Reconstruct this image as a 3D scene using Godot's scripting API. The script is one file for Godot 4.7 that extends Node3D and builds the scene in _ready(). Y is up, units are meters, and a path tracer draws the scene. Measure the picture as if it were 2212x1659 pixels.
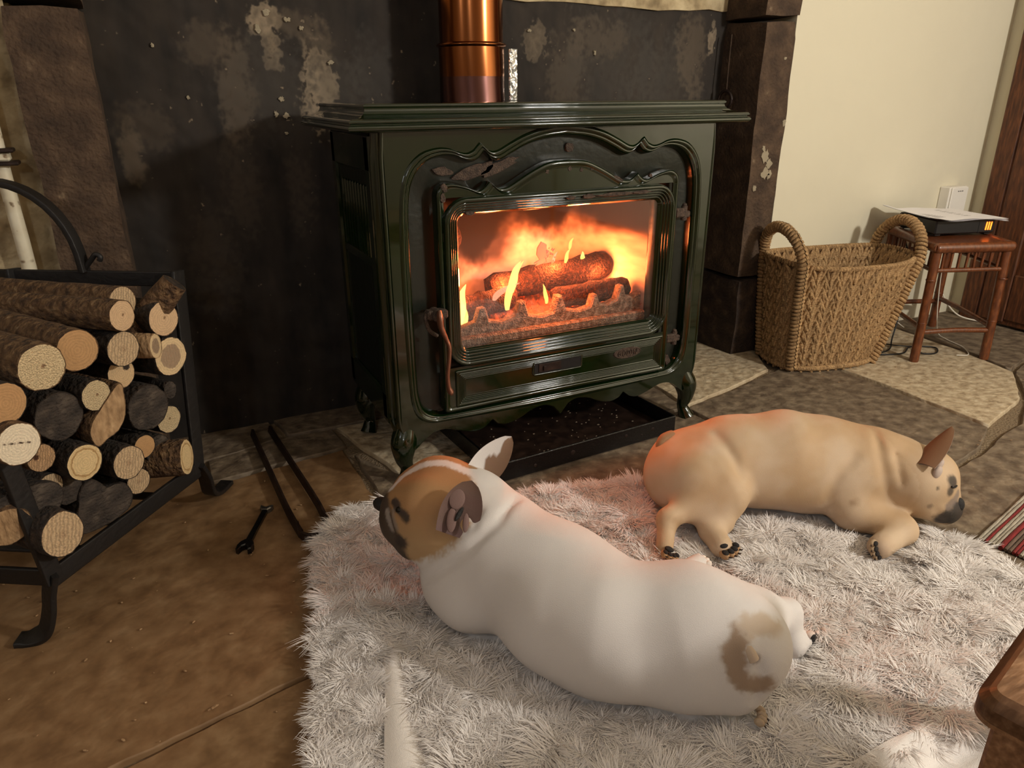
extends Node3D
# Fireside: a green enamelled stove in a stone hearth, log rack, basket, stool, two dogs on a shaggy blanket.
# x runs along the chimney wall, z comes out of it into the room, metres.

var M := {}
var rng := RandomNumberGenerator.new()
const BACK := -1.90     # sooty back of the hearth
const FACE := -1.735    # face of the chimney wall
const STOVE_X := 0.828
const STOVE_Z := -1.40

func _ready() -> void:
	rng.seed = 11
	# ---- camera
	var cam := Camera3D.new()
	cam.name = "camera"
	cam.fov = 55.99
	cam.near = 0.05
	cam.far = 30.0
	var th := deg_to_rad(21.8)
	var yaw := deg_to_rad(26.4)
	var roll := deg_to_rad(-0.4)
	var fwd := Vector3(sin(yaw) * cos(th), -sin(th), -cos(yaw) * cos(th))
	var rt := Vector3(cos(yaw), 0, sin(yaw))
	var up := rt.cross(fwd)
	cam.transform = Transform3D(Basis(rt * cos(roll) + up * sin(roll), up * cos(roll) - rt * sin(roll), -fwd), Vector3(0, 0.82, 0))
	add_child(cam)
	# ---- environment: a closed room at night, lit by its lamps and the fire
	var we := WorldEnvironment.new()
	we.name = "world"
	var env := Environment.new()
	env.background_mode = Environment.BG_COLOR
	env.background_color = Color(0, 0, 0)
	env.tonemap_mode = Environment.TONE_MAPPER_LINEAR
	env.tonemap_exposure = EXPOSURE
	env.sdfgi_enabled = true
	env.ssao_enabled = true
	env.ssil_enabled = true
	we.environment = env
	add_child(we)
	materials()
	# ---- lamps
	lamp("floor_lamp", Vector3(1.95, 0, 0.62), 1.32, Color8(255, 251, 243), LAMP_A, "brass floor lamp with a glowing globe right of the hearth")
	lamp("floor_lamp", Vector3(-1.05, 0, 1.75), 1.75, Color8(246, 250, 255), LAMP_B, "tall brass floor lamp with a glowing globe behind the viewer")
	lamp("floor_lamp", Vector3(-1.55, 0, -0.30), 1.55, Color8(246, 250, 255), LAMP_C, "brass floor lamp with a glowing globe left of the log rack")
	room()
	floor_stones()
	stove()
	fire()
	flue()
	hearth_tray()
	log_rack()
	logs()
	tools()
	basket()
	stool()
	small_things()
	var wd := white_dog()
	var td := tan_dog()
	blanket([wd, td])
	rag_rug()
	side_table()

const EXPOSURE := 1.42
const LAMP_A := 1.9
const LAMP_B := 0.42
const LAMP_C := 0.2

# ------------------------------------------------------------------ helpers
class MB:
	var v := PackedVector3Array()
	var c := PackedColorArray()
	var uv := PackedVector2Array()
	var ix := PackedInt32Array()
	static func ccw(poly: PackedVector2Array) -> PackedVector2Array:
		var a := 0.0
		for i in poly.size():
			a += poly[i].cross(poly[(i + 1) % poly.size()])
		if a < 0.0:
			poly = poly.duplicate()
			poly.reverse()
		return poly
	func vert(p: Vector3, col := Color.WHITE, t := Vector2.ZERO) -> int:
		v.append(p)
		c.append(col)
		uv.append(t)
		return v.size() - 1
	func tri(a: int, b: int, d: int) -> void:
		ix.append(a)
		ix.append(b)
		ix.append(d)
	func quad(a: Vector3, b: Vector3, d: Vector3, e: Vector3, col := Color.WHITE) -> void:
		var i := vert(a, col, Vector2(0, 0))
		vert(b, col, Vector2(1, 0))
		vert(d, col, Vector2(1, 1))
		vert(e, col, Vector2(0, 1))
		tri(i, i + 1, i + 2)
		tri(i, i + 2, i + 3)
	func face(a: Vector3, b: Vector3, d: Vector3, col := Color.WHITE) -> void:
		var i := vert(a, col)
		vert(b, col)
		vert(d, col)
		tri(i, i + 1, i + 2)
	# rows of points joined into a smooth sheet
	func grid(rows: Array, closed := false, cols: Array = [], vloop := false) -> void:
		var nr := rows.size()
		var nc: int = rows[0].size()
		var base := v.size()
		for r in nr:
			for k in nc:
				vert(rows[r][k], cols[r] if cols.size() else Color.WHITE, Vector2(float(k) / (nc if closed else nc - 1), float(r) / maxi(1, nr - 1)))
		for r in (nr if vloop else nr - 1):
			var r2 := (r + 1) % nr
			for k in (nc if closed else nc - 1):
				var k2 := (k + 1) % nc
				tri(base + r * nc + k, base + r2 * nc + k, base + r * nc + k2)
				tri(base + r * nc + k2, base + r2 * nc + k, base + r2 * nc + k2)
	func fan(ring: PackedVector3Array, centre: Vector3, flip := false, col := Color.WHITE) -> void:
		var i := vert(centre, col, Vector2(0.5, 0.5))
		var n := ring.size()
		for k in n:
			var a := TAU * k / n
			vert(ring[k], col, Vector2(0.5 + 0.5 * cos(a), 0.5 + 0.5 * sin(a)))
		for k in n:
			if flip:
				tri(i, i + 1 + (k + 1) % n, i + 1 + k)
			else:
				tri(i, i + 1 + k, i + 1 + (k + 1) % n)
	func tube(path: PackedVector3Array, rad: Variant, sides := 10, caps := true, squash := 1.0, up0 := Vector3.ZERO) -> void:
		var n := path.size()
		var rows := []
		var t0 := (path[1] - path[0]).normalized()
		var side := t0.cross(up0 if up0 != Vector3.ZERO else (Vector3.UP if absf(t0.y) < 0.9 else Vector3.RIGHT)).normalized()
		for i in n:
			var t := (path[mini(i + 1, n - 1)] - path[maxi(i - 1, 0)]).normalized()
			side = (side - t * side.dot(t)).normalized()
			var b := t.cross(side)
			var r: float = rad if rad is float else rad[i]
			var row := PackedVector3Array()
			for k in sides:
				var a := TAU * k / sides
				row.append(path[i] + side * cos(a) * r + b * sin(a) * r * squash)
			rows.append(row)
		grid(rows, true)
		if caps:
			fan(rows[0], path[0])
			fan(rows[n - 1], path[n - 1], true)
	func box(centre: Vector3, size: Vector3, bev := 0.002, xf := Transform3D()) -> void:
		var h := size / 2
		var b := minf(bev, 0.45 * minf(size.x, minf(size.y, size.z)))
		var P := func(s: Vector3, ax: int) -> Vector3:
			var q := Vector3(h.x - b, h.y - b, h.z - b)
			q[ax] = h[ax]
			return xf * (centre + q * s)
		for ax in 3:
			var u := (ax + 1) % 3
			var w := (ax + 2) % 3
			for sg in [-1.0, 1.0]:
				var s := [Vector3.ONE, Vector3.ONE, Vector3.ONE, Vector3.ONE]
				var k := 0
				for e in [[-1, -1], [1, -1], [1, 1], [-1, 1]]:
					var q := Vector3.ONE
					q[ax] = sg
					q[u] = e[0]
					q[w] = e[1]
					s[k] = q
					k += 1
				if sg > 0:
					quad(P.call(s[0], ax), P.call(s[3], ax), P.call(s[2], ax), P.call(s[1], ax))
				else:
					quad(P.call(s[0], ax), P.call(s[1], ax), P.call(s[2], ax), P.call(s[3], ax))
		if b <= 0.0:
			return
		for ax in 3:   # edges along ax
			var u := (ax + 1) % 3
			var w := (ax + 2) % 3
			for e in [[-1, -1], [1, -1], [1, 1], [-1, 1]]:
				var lo := Vector3.ONE
				lo[ax] = -1
				lo[u] = e[0]
				lo[w] = e[1]
				var hi := lo
				hi[ax] = 1
				if e[0] * e[1] > 0:
					quad(P.call(lo, u), P.call(hi, u), P.call(hi, w), P.call(lo, w))
				else:
					quad(P.call(lo, w), P.call(hi, w), P.call(hi, u), P.call(lo, u))
		for sx in [-1, 1]:
			for sy in [-1, 1]:
				for sz in [-1, 1]:
					var s := Vector3(sx, sy, sz)
					if sx * sy * sz > 0:
						face(P.call(s, 0), P.call(s, 2), P.call(s, 1))
					else:
						face(P.call(s, 0), P.call(s, 1), P.call(s, 2))
	# a flat outline (x, y) given thickness along z, front edge bevelled
	func prism(poly: PackedVector2Array, z0: float, z1: float, bev := 0.0, xf := Transform3D(), col := Color.WHITE) -> void:
		poly = MB.ccw(poly)
		var n := poly.size()
		var inner := poly.duplicate()
		if bev > 0.0:
			for i in n:
				var d0 := (poly[i] - poly[(i + n - 1) % n]).normalized()
				var d1 := (poly[(i + 1) % n] - poly[i]).normalized()
				var nn := (Vector2(-d0.y, d0.x) + Vector2(-d1.y, d1.x))
				nn = nn.normalized() / maxf(0.6, nn.length() / 2)
				inner[i] = poly[i] + nn * bev
		var t := Geometry2D.triangulate_polygon(inner)
		if t.is_empty():
			inner = poly
			t = Geometry2D.triangulate_polygon(poly)
		var base := v.size()
		for i in n:
			vert(xf * Vector3(inner[i].x, inner[i].y, z1), col, inner[i])
		for k in range(0, t.size(), 3):
			tri(base + t[k], base + t[k + 2], base + t[k + 1])
		base = v.size()
		for i in n:
			vert(xf * Vector3(poly[i].x, poly[i].y, z0), col, poly[i])
		for k in range(0, t.size(), 3):
			tri(base + t[k], base + t[k + 1], base + t[k + 2])
		var zb := z1 - signf(z1 - z0) * bev
		for i in n:
			var j := (i + 1) % n
			quad(xf * Vector3(poly[i].x, poly[i].y, z0), xf * Vector3(poly[i].x, poly[i].y, zb), xf * Vector3(poly[j].x, poly[j].y, zb), xf * Vector3(poly[j].x, poly[j].y, z0), col)
			if bev > 0.0:
				quad(xf * Vector3(poly[i].x, poly[i].y, zb), xf * Vector3(inner[i].x, inner[i].y, z1), xf * Vector3(inner[j].x, inner[j].y, z1), xf * Vector3(poly[j].x, poly[j].y, zb), col)
	func blob(centre: Vector3, rad: Vector3, basis := Basis(), nu := 14, nv := 9) -> void:
		var rows := []
		for i in nv + 1:
			var a := PI * i / nv
			var row := PackedVector3Array()
			for k in nu:
				var b := TAU * k / nu
				row.append(centre + basis * Vector3(rad.x * sin(a) * cos(b), rad.y * cos(a), rad.z * sin(a) * sin(b)))
			rows.append(row)
		grid(rows, true)
	func mesh(with_normals := PackedVector3Array()) -> ArrayMesh:
		var n := with_normals
		if n.is_empty():
			n.resize(v.size())
			for k in range(0, ix.size(), 3):
				var a := ix[k]
				var b := ix[k + 1]
				var d := ix[k + 2]
				var f := (v[d] - v[a]).cross(v[b] - v[a])
				n[a] += f
				n[b] += f
				n[d] += f
			for i in n.size():
				n[i] = n[i].normalized() if n[i].length_squared() > 1e-20 else Vector3.UP
		var arr := []
		arr.resize(Mesh.ARRAY_MAX)
		arr[Mesh.ARRAY_VERTEX] = v
		arr[Mesh.ARRAY_NORMAL] = n
		arr[Mesh.ARRAY_TEX_UV] = uv
		arr[Mesh.ARRAY_COLOR] = c
		arr[Mesh.ARRAY_INDEX] = ix
		var m := ArrayMesh.new()
		m.add_surface_from_arrays(Mesh.PRIMITIVE_TRIANGLES, arr)
		return m

var used := {}
func numbered(called: String) -> String:
	var k: int = used.get(called, -1) + 1
	used[called] = k
	return called if k == 0 else "%s_%03d" % [called, k]

func put(called: String, b: Variant, m: Material, parent: Node3D = null, at := Transform3D()) -> MeshInstance3D:
	var o := MeshInstance3D.new()
	o.mesh = b.mesh() if b is MB else b
	o.material_override = m
	o.transform = at
	if parent == null:
		o.name = numbered(called)
		add_child(o)
	else:
		var key := str(parent.get_instance_id()) + called
		var k: int = used.get(key, -1) + 1
		used[key] = k
		o.name = called if k == 0 else "%s_%03d" % [called, k]
		parent.add_child(o, true)
	return o

func tag(o: Node3D, label: String, category: String, group := "") -> Node3D:
	o.set_meta("label", label)
	o.set_meta("category", category)
	if group != "":
		o.set_meta("group", group)
	return o

func thing(called: String, label: String, category: String, at := Vector3.ZERO, group := "") -> Node3D:
	var o := Node3D.new()
	o.name = numbered(called)
	o.position = at
	add_child(o)
	return tag(o, label, category, group)

func structure(called: String, b: Variant, m: Material) -> MeshInstance3D:
	var o := put(called, b, m)
	o.set_meta("kind", "structure")
	return o

func noise(sd: int, freq: float, oct := 4, kind := FastNoiseLite.TYPE_SIMPLEX_SMOOTH) -> FastNoiseLite:
	var n := FastNoiseLite.new()
	n.seed = sd
	n.frequency = freq
	n.noise_type = kind
	n.fractal_octaves = oct
	return n

func ntex(sd: int, freq: float, stops: Array, size := 512, oct := 4, kind := FastNoiseLite.TYPE_SIMPLEX_SMOOTH) -> NoiseTexture2D:
	var t := NoiseTexture2D.new()
	t.width = size
	t.height = size
	t.seamless = true
	t.noise = noise(sd, freq, oct, kind)
	if stops.size():
		var g := Gradient.new()
		g.offsets = PackedFloat32Array(stops.map(func(s): return s[0]))
		g.colors = PackedColorArray(stops.map(func(s): return s[1]))
		t.color_ramp = g
	return t

func mat(called: String, col: Color, rough: float, opt := {}) -> StandardMaterial3D:
	var m := StandardMaterial3D.new()
	m.resource_name = called
	m.albedo_color = col
	m.roughness = rough
	m.metallic = opt.get("metal", 0.0)
	if opt.has("spec"):
		m.metallic_specular = opt.spec
	if opt.has("tex"):
		m.albedo_texture = opt.tex
	if opt.has("bump"):
		m.heightmap_enabled = true
		m.heightmap_texture = opt.bump
		m.heightmap_scale = opt.get("height", 0.2)
	if opt.has("scale"):
		m.uv1_triplanar = true
		m.uv1_world_triplanar = opt.get("world", true)
		m.uv1_scale = opt.scale if opt.scale is Vector3 else Vector3.ONE * opt.scale
	if opt.get("vc", false):
		m.vertex_color_use_as_albedo = true
	if opt.has("rim"):
		m.rim_enabled = true
		m.rim = opt.rim
		m.rim_tint = 0.6
	if opt.has("coat"):
		m.clearcoat_enabled = true
		m.clearcoat = opt.coat
		m.clearcoat_roughness = opt.get("coat_rough", 0.1)
	if opt.has("emit"):
		m.emission_enabled = true
		m.emission = opt.emit
		m.emission_energy_multiplier = opt.get("energy", 1.0)
		if opt.has("emit_tex"):
			m.emission_texture = opt.emit_tex
			m.emission_operator = BaseMaterial3D.EMISSION_OP_MULTIPLY
	M[called] = m
	return m

func v3s(a: Array) -> PackedVector3Array:
	var p := PackedVector3Array()
	for k in range(0, a.size(), 3):
		p.append(Vector3(a[k], a[k + 1], a[k + 2]))
	return p

func v2s(a: Array) -> PackedVector2Array:
	var p := PackedVector2Array()
	for k in range(0, a.size(), 2):
		p.append(Vector2(a[k], a[k + 1]))
	return p

func smooth_path(p: PackedVector3Array, n := 6) -> PackedVector3Array:
	var out := PackedVector3Array()
	for i in p.size() - 1:
		for k in n:
			var t := float(k) / n
			out.append(p[i].cubic_interpolate(p[i + 1], p[maxi(i - 1, 0)], p[mini(i + 2, p.size() - 1)], t))
	out.append(p[p.size() - 1])
	return out

func sstep(a: float, b: float, x: float) -> float:
	return smoothstep(a, b, x)

func materials() -> void:
	var S := func(r: int, g: int, b: int) -> Color: return Color8(r, g, b)
	var fine := ntex(3, 0.02, [], 512, 5)
	var grit := ntex(4, 0.06, [], 512, 4)
	mat("cream_paint", Color8(222, 213, 187), 0.75, {"bump": ntex(5, 0.008, [], 512, 3), "height": 0.25, "scale": 1.2})
	mat("ceiling_paint", Color8(190, 182, 168), 0.9)
	mat("dim_paint", Color8(150, 136, 116), 0.85)
	mat("plaster", Color8(214, 198, 165), 0.9, {"tex": ntex(7, 0.012, [[0.0, Color8(150, 140, 126)], [0.45, Color8(215, 206, 192)], [1.0, Color8(255, 252, 244)]]), "bump": fine, "height": 0.6, "scale": 2.0})
	mat("jamb_stone", Color8(255, 255, 255), 0.9, {"tex": ntex(8, 0.011, [[0.0, Color8(56, 42, 31)], [0.5, Color8(76, 58, 43)], [0.85, Color8(92, 72, 54)], [1.0, Color8(132, 112, 88)]], 512, 5), "bump": grit, "height": 0.35, "scale": 2.4})
	mat("dark_jamb", Color8(255, 255, 255), 0.9, {"tex": ntex(9, 0.014, [[0.0, Color8(36, 27, 21)], [0.6, Color8(60, 45, 34)], [1.0, Color8(95, 76, 58)]], 512, 5), "bump": grit, "height": 0.35, "scale": 2.4})
	mat("mortar", Color8(128, 109, 84), 0.95, {"bump": grit, "height": 0.4, "scale": 4.0})
	var stone_bump := ntex(12, 0.03, [], 512, 5)
	mat("flag_brown", Color8(255, 255, 255), 0.62, {"tex": ntex(13, 0.012, [[0.0, Color8(104, 76, 48)], [0.35, Color8(124, 93, 61)], [0.6, Color8(134, 103, 70)], [1.0, Color8(152, 122, 88)]], 1024, 6), "bump": stone_bump, "height": 0.22, "scale": 1.3})
	mat("flag_grey", Color8(255, 255, 255), 0.7, {"tex": ntex(14, 0.012, [[0.0, Color8(80, 66, 52)], [0.4, Color8(108, 92, 74)], [0.65, Color8(124, 108, 88)], [1.0, Color8(150, 132, 108)]], 1024, 6), "bump": stone_bump, "height": 0.4, "scale": 1.6})
	mat("flag_pale", Color8(255, 255, 255), 0.8, {"tex": ntex(15, 0.016, [[0.0, Color8(146, 126, 98)], [0.4, Color8(182, 162, 132)], [0.7, Color8(198, 180, 150)], [1.0, Color8(215, 200, 172)]], 1024, 6), "bump": stone_bump, "height": 0.4, "scale": 1.8})
	mat("enamel", Color8(15, 32, 9), 0.11, {"tex": ntex(16, 0.006, [[0.0, Color8(185, 185, 170)], [1.0, Color8(255, 255, 255)]], 256, 3), "bump": ntex(17, 0.015, [], 256, 2), "height": 0.05, "scale": 3.0, "coat": 0.8, "coat_rough": 0.05})
	mat("enamel_matte", Color8(20, 25, 18), 0.3, {"bump": fine, "height": 0.04, "scale": 4.0})
	mat("bare_iron", Color8(92, 74, 62), 0.75, {"tex": ntex(18, 0.03, [[0.0, Color8(130, 120, 110)], [1.0, Color8(255, 250, 240)]], 256, 4), "bump": grit, "height": 0.2, "scale": 8.0})
	mat("black_iron", Color8(24, 20, 18), 0.55, {"bump": fine, "height": 0.08, "scale": 6.0})
	mat("black_gloss", Color8(14, 12, 12), 0.25, {"bump": grit, "height": 0.08, "scale": 6.0})
	mat("rust_steel", Color8(62, 48, 40), 0.5, {"tex": ntex(19, 0.02, [[0.0, Color8(120, 100, 90)], [1.0, Color8(255, 240, 230)]], 256, 4), "scale": 5.0, "metal": 0.3})
	mat("copper", Color8(150, 90, 50), 0.2, {"metal": 1.0, "bump": ntex(20, 0.008, [], 256, 2), "height": 0.06, "scale": Vector3(4, 1.2, 4)})
	mat("copper_heat", Color8(120, 84, 78), 0.22, {"metal": 1.0, "bump": ntex(20, 0.008, [], 256, 2), "height": 0.06, "scale": Vector3(4, 1.2, 4)})
	mat("handle_copper", Color8(150, 105, 84), 0.38, {"metal": 0.8, "bump": fine, "height": 0.05, "scale": 9.0})
	mat("steel", Color8(120, 115, 108), 0.3, {"metal": 0.9})
	mat("foil", Color8(250, 246, 236), 0.28, {"metal": 0.7, "bump": ntex(21, 0.02, [], 256, 2), "height": 0.8, "scale": 9.0})
	mat("firebrick", Color8(112, 96, 84), 0.95, {"bump": fine, "height": 0.1, "scale": 3.5})
	mat("flake", Color8(236, 205, 186), 0.9)
	M.flake.backlight_enabled = true
	M.flake.backlight = Color(1.0, 0.8, 0.7)
	mat("soot_shade", Color8(22, 17, 15), 0.95)
	mat("ash", Color8(172, 160, 144), 0.95, {"tex": ntex(23, 0.02, [[0.0, Color8(110, 95, 80)], [1.0, Color8(255, 250, 240)]], 512, 5), "bump": grit, "height": 0.6, "scale": 6.0})
	mat("charred", Color8(120, 90, 70), 0.95, {"tex": ntex(24, 0.03, [[0.0, Color8(30, 24, 20)], [0.5, Color8(130, 105, 85)], [1.0, Color8(255, 230, 200)]], 512, 5), "bump": grit, "height": 1.0, "scale": 5.0})
	mat("bark", Color8(255, 255, 255), 0.9, {"tex": ntex(25, 0.02, [[0.0, Color8(34, 22, 12)], [0.4, Color8(78, 54, 32)], [0.7, Color8(112, 84, 54)], [0.9, Color8(150, 124, 92)], [1.0, Color8(205, 190, 165)]], 512, 5), "bump": ntex(26, 0.03, [], 512, 5), "height": 0.9, "scale": 5.0, "world": false})
	mat("dark_bark", Color8(255, 255, 255), 0.9, {"tex": ntex(27, 0.02, [[0.0, Color8(20, 15, 11)], [0.6, Color8(48, 36, 26)], [1.0, Color8(84, 66, 50)]], 512, 5), "bump": ntex(28, 0.03, [], 512, 5), "height": 0.9, "scale": 5.0, "world": false})
	mat("dark_wood_end", Color8(255, 255, 255), 0.9, {"tex": ntex(29, 0.014, [[0.0, Color8(34, 28, 24)], [0.6, Color8(66, 56, 48)], [1.0, Color8(96, 84, 72)]], 512, 5), "bump": grit, "height": 0.4, "scale": 5.0, "world": false})
	mat("split_wood", Color8(255, 255, 255), 0.85, {"tex": ntex(30, 0.02, [[0.0, Color8(120, 92, 62)], [0.6, Color8(172, 138, 100)], [1.0, Color8(205, 172, 130)]], 512, 4), "bump": fine, "height": 0.4, "scale": Vector3(9, 3, 9), "world": false})
	mat("chip", Color8(206, 190, 160), 0.9, {"bump": grit, "height": 0.3, "scale": 20.0})
	mat("seagrass", Color8(255, 255, 255), 0.85, {"vc": true, "tex": ntex(31, 0.04, [[0.0, Color8(110, 82, 52)], [0.5, Color8(176, 140, 96)], [1.0, Color8(220, 186, 138)]], 256, 4), "bump": grit, "height": 0.15, "scale": 14.0})
	mat("cane", Color8(255, 255, 255), 0.35, {"tex": ntex(32, 0.03, [[0.0, Color8(70, 34, 16)], [0.6, Color8(112, 60, 30)], [1.0, Color8(150, 92, 52)]], 256, 4), "scale": Vector3(12, 3, 12), "coat": 0.4, "coat_rough": 0.2})
	mat("door_wood", Color8(255, 255, 255), 0.5, {"tex": ntex(33, 0.02, [[0.0, Color8(58, 30, 14)], [0.6, Color8(96, 54, 28)], [1.0, Color8(128, 78, 44)]], 512, 4), "bump": fine, "height": 0.1, "scale": Vector3(8, 1.2, 8)})
	mat("table_wood", Color8(255, 255, 255), 0.45, {"tex": ntex(34, 0.02, [[0.0, Color8(98, 64, 38)], [0.6, Color8(142, 102, 70)], [1.0, Color8(182, 140, 104)]], 512, 4), "bump": fine, "height": 0.05, "scale": Vector3(3, 10, 12)})
	mat("white_plastic", Color8(238, 232, 220), 0.45)
	mat("grey_print", Color8(120, 115, 110), 0.6)
	mat("black_plastic", Color8(26, 25, 26), 0.4)
	mat("paper", Color8(246, 242, 242), 0.7)
	mat("white_pipe", Color8(236, 228, 208), 0.4, {"tex": ntex(35, 0.03, [[0.0, Color8(60, 50, 40)], [0.22, Color8(150, 130, 110)], [0.3, Color8(240, 235, 225)], [1.0, Color8(255, 255, 250)]], 256, 4), "scale": 3.0})
	mat("cable_black", Color8(18, 17, 17), 0.5)
	mat("cable_white", Color8(226, 218, 200), 0.5)
	mat("led_amber", Color8(255, 120, 40), 0.5, {"emit": Color8(255, 110, 30), "energy": 3.0})
	mat("brass", Color8(190, 150, 80), 0.3, {"metal": 1.0})
	mat("nose_black", Color8(22, 18, 17), 0.4, {"bump": grit, "height": 0.12, "scale": 30.0})
	mat("pad_black", Color8(30, 24, 22), 0.7, {"bump": grit, "height": 0.15, "scale": 30.0})
	mat("claw", Color8(60, 46, 38), 0.4)
	mat("eye", Color8(14, 10, 8), 0.08)
	mat("dog_coat", Color8(255, 255, 255), 0.72, {"vc": true, "bump": ntex(40, 0.12, [], 512, 3), "height": 0.035, "scale": Vector3(12, 12, 12)})
	mat("fur", Color8(255, 255, 255), 0.8, {"vc": true})
	M.fur.backlight_enabled = true
	M.fur.backlight = Color(0.6, 0.58, 0.56)
	mat("backing", Color8(240, 232, 224), 0.75, {"bump": grit, "height": 0.05, "scale": 20.0})
	mat("wool", Color8(255, 255, 255), 0.95, {"vc": true, "bump": grit, "height": 0.3, "scale": 16.0})

func lamp(called: String, at: Vector3, h: float, col: Color, power: float, label: String) -> void:
	var t := thing(called, label, "lamp", at, "")
	var b := MB.new()
	b.tube(v3s([0, 0.0, 0, 0, 0.012, 0, 0, 0.025, 0]), [0.13, 0.13, 0.05], 24)
	put("base", b, M.brass, t)
	b = MB.new()
	b.tube(v3s([0, 0.02, 0, 0, h - 0.10, 0]), 0.011, 10)
	put("pole", b, M.brass, t)
	b = MB.new()
	b.tube(v3s([0, h - 0.12, 0, 0, h - 0.085, 0]), [0.02, 0.035], 16)
	put("lamp_holder", b, M.brass, t)
	b = MB.new()
	b.blob(Vector3(0, h, 0), Vector3.ONE * 0.09, Basis(), 24, 16)
	var gm := mat("lamp_glow_" + str(at.x), Color8(255, 240, 220), 0.5, {"emit": col, "energy": power * 6.0})
	put("bulb", b, gm, t)
	var l := OmniLight3D.new()
	l.name = "lamp_light"
	l.position = Vector3(0, h, 0)
	l.light_color = col
	l.light_energy = power
	l.light_size = 0.08
	l.omni_range = 12.0
	l.omni_attenuation = 2.0
	l.shadow_enabled = true
	t.add_child(l)

# ------------------------------------------------------------------ the room
func slab(called: String, lo: Vector3, hi: Vector3, m: Material, bev := 0.0, parent: Node3D = null) -> MeshInstance3D:
	var b := MB.new()
	b.box((lo + hi) / 2, hi - lo, bev)
	if parent:
		return put(called, b, m, parent)
	return structure(called, b, m)

# rough stone block: a box whose edges wander
func stone_block(lo: Vector3, hi: Vector3, sd: int, amp := 0.006, seg := 0.05) -> MB:
	var b := MB.new()
	var n := noise(sd, 6.0, 3)
	var n2 := noise(sd + 1, 30.0, 2)
	var ctr := (lo + hi) / 2
	var size := hi - lo
	for ax in 3:
		var u := (ax + 1) % 3
		var w := (ax + 2) % 3
		for sg in [0.0, 1.0]:
			var nu := maxi(2, int(size[u] / seg))
			var nw := maxi(2, int(size[w] / seg))
			var rows := []
			for i in nu + 1:
				var row := PackedVector3Array()
				for k in nw + 1:
					var p := lo
					p[ax] += size[ax] * sg
					p[u] += size[u] * i / nu
					p[w] += size[w] * k / nw
					var d := Vector3(n.get_noise_3dv(p), n.get_noise_3dv(p + Vector3(9, 0, 0)), n.get_noise_3dv(p + Vector3(0, 9, 0))) * amp + Vector3.ONE * n2.get_noise_3dv(p) * amp * 0.4
					# ease the corners
					var q := (p - ctr) / size * 2.0
					var edge := 0.0
					for a2 in 3:
						edge += smoothstep(1.0 - 0.03 / size[a2], 1.0, absf(q[a2]))
					if edge > 1.0:
						p -= Vector3(signf(q.x), signf(q.y), signf(q.z)) * 0.003 * (edge - 1.0)
					row.append(p + d)
				rows.append(row)
			if sg > 0.5:
				rows.reverse()
			b.grid(rows)
	return b

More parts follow.
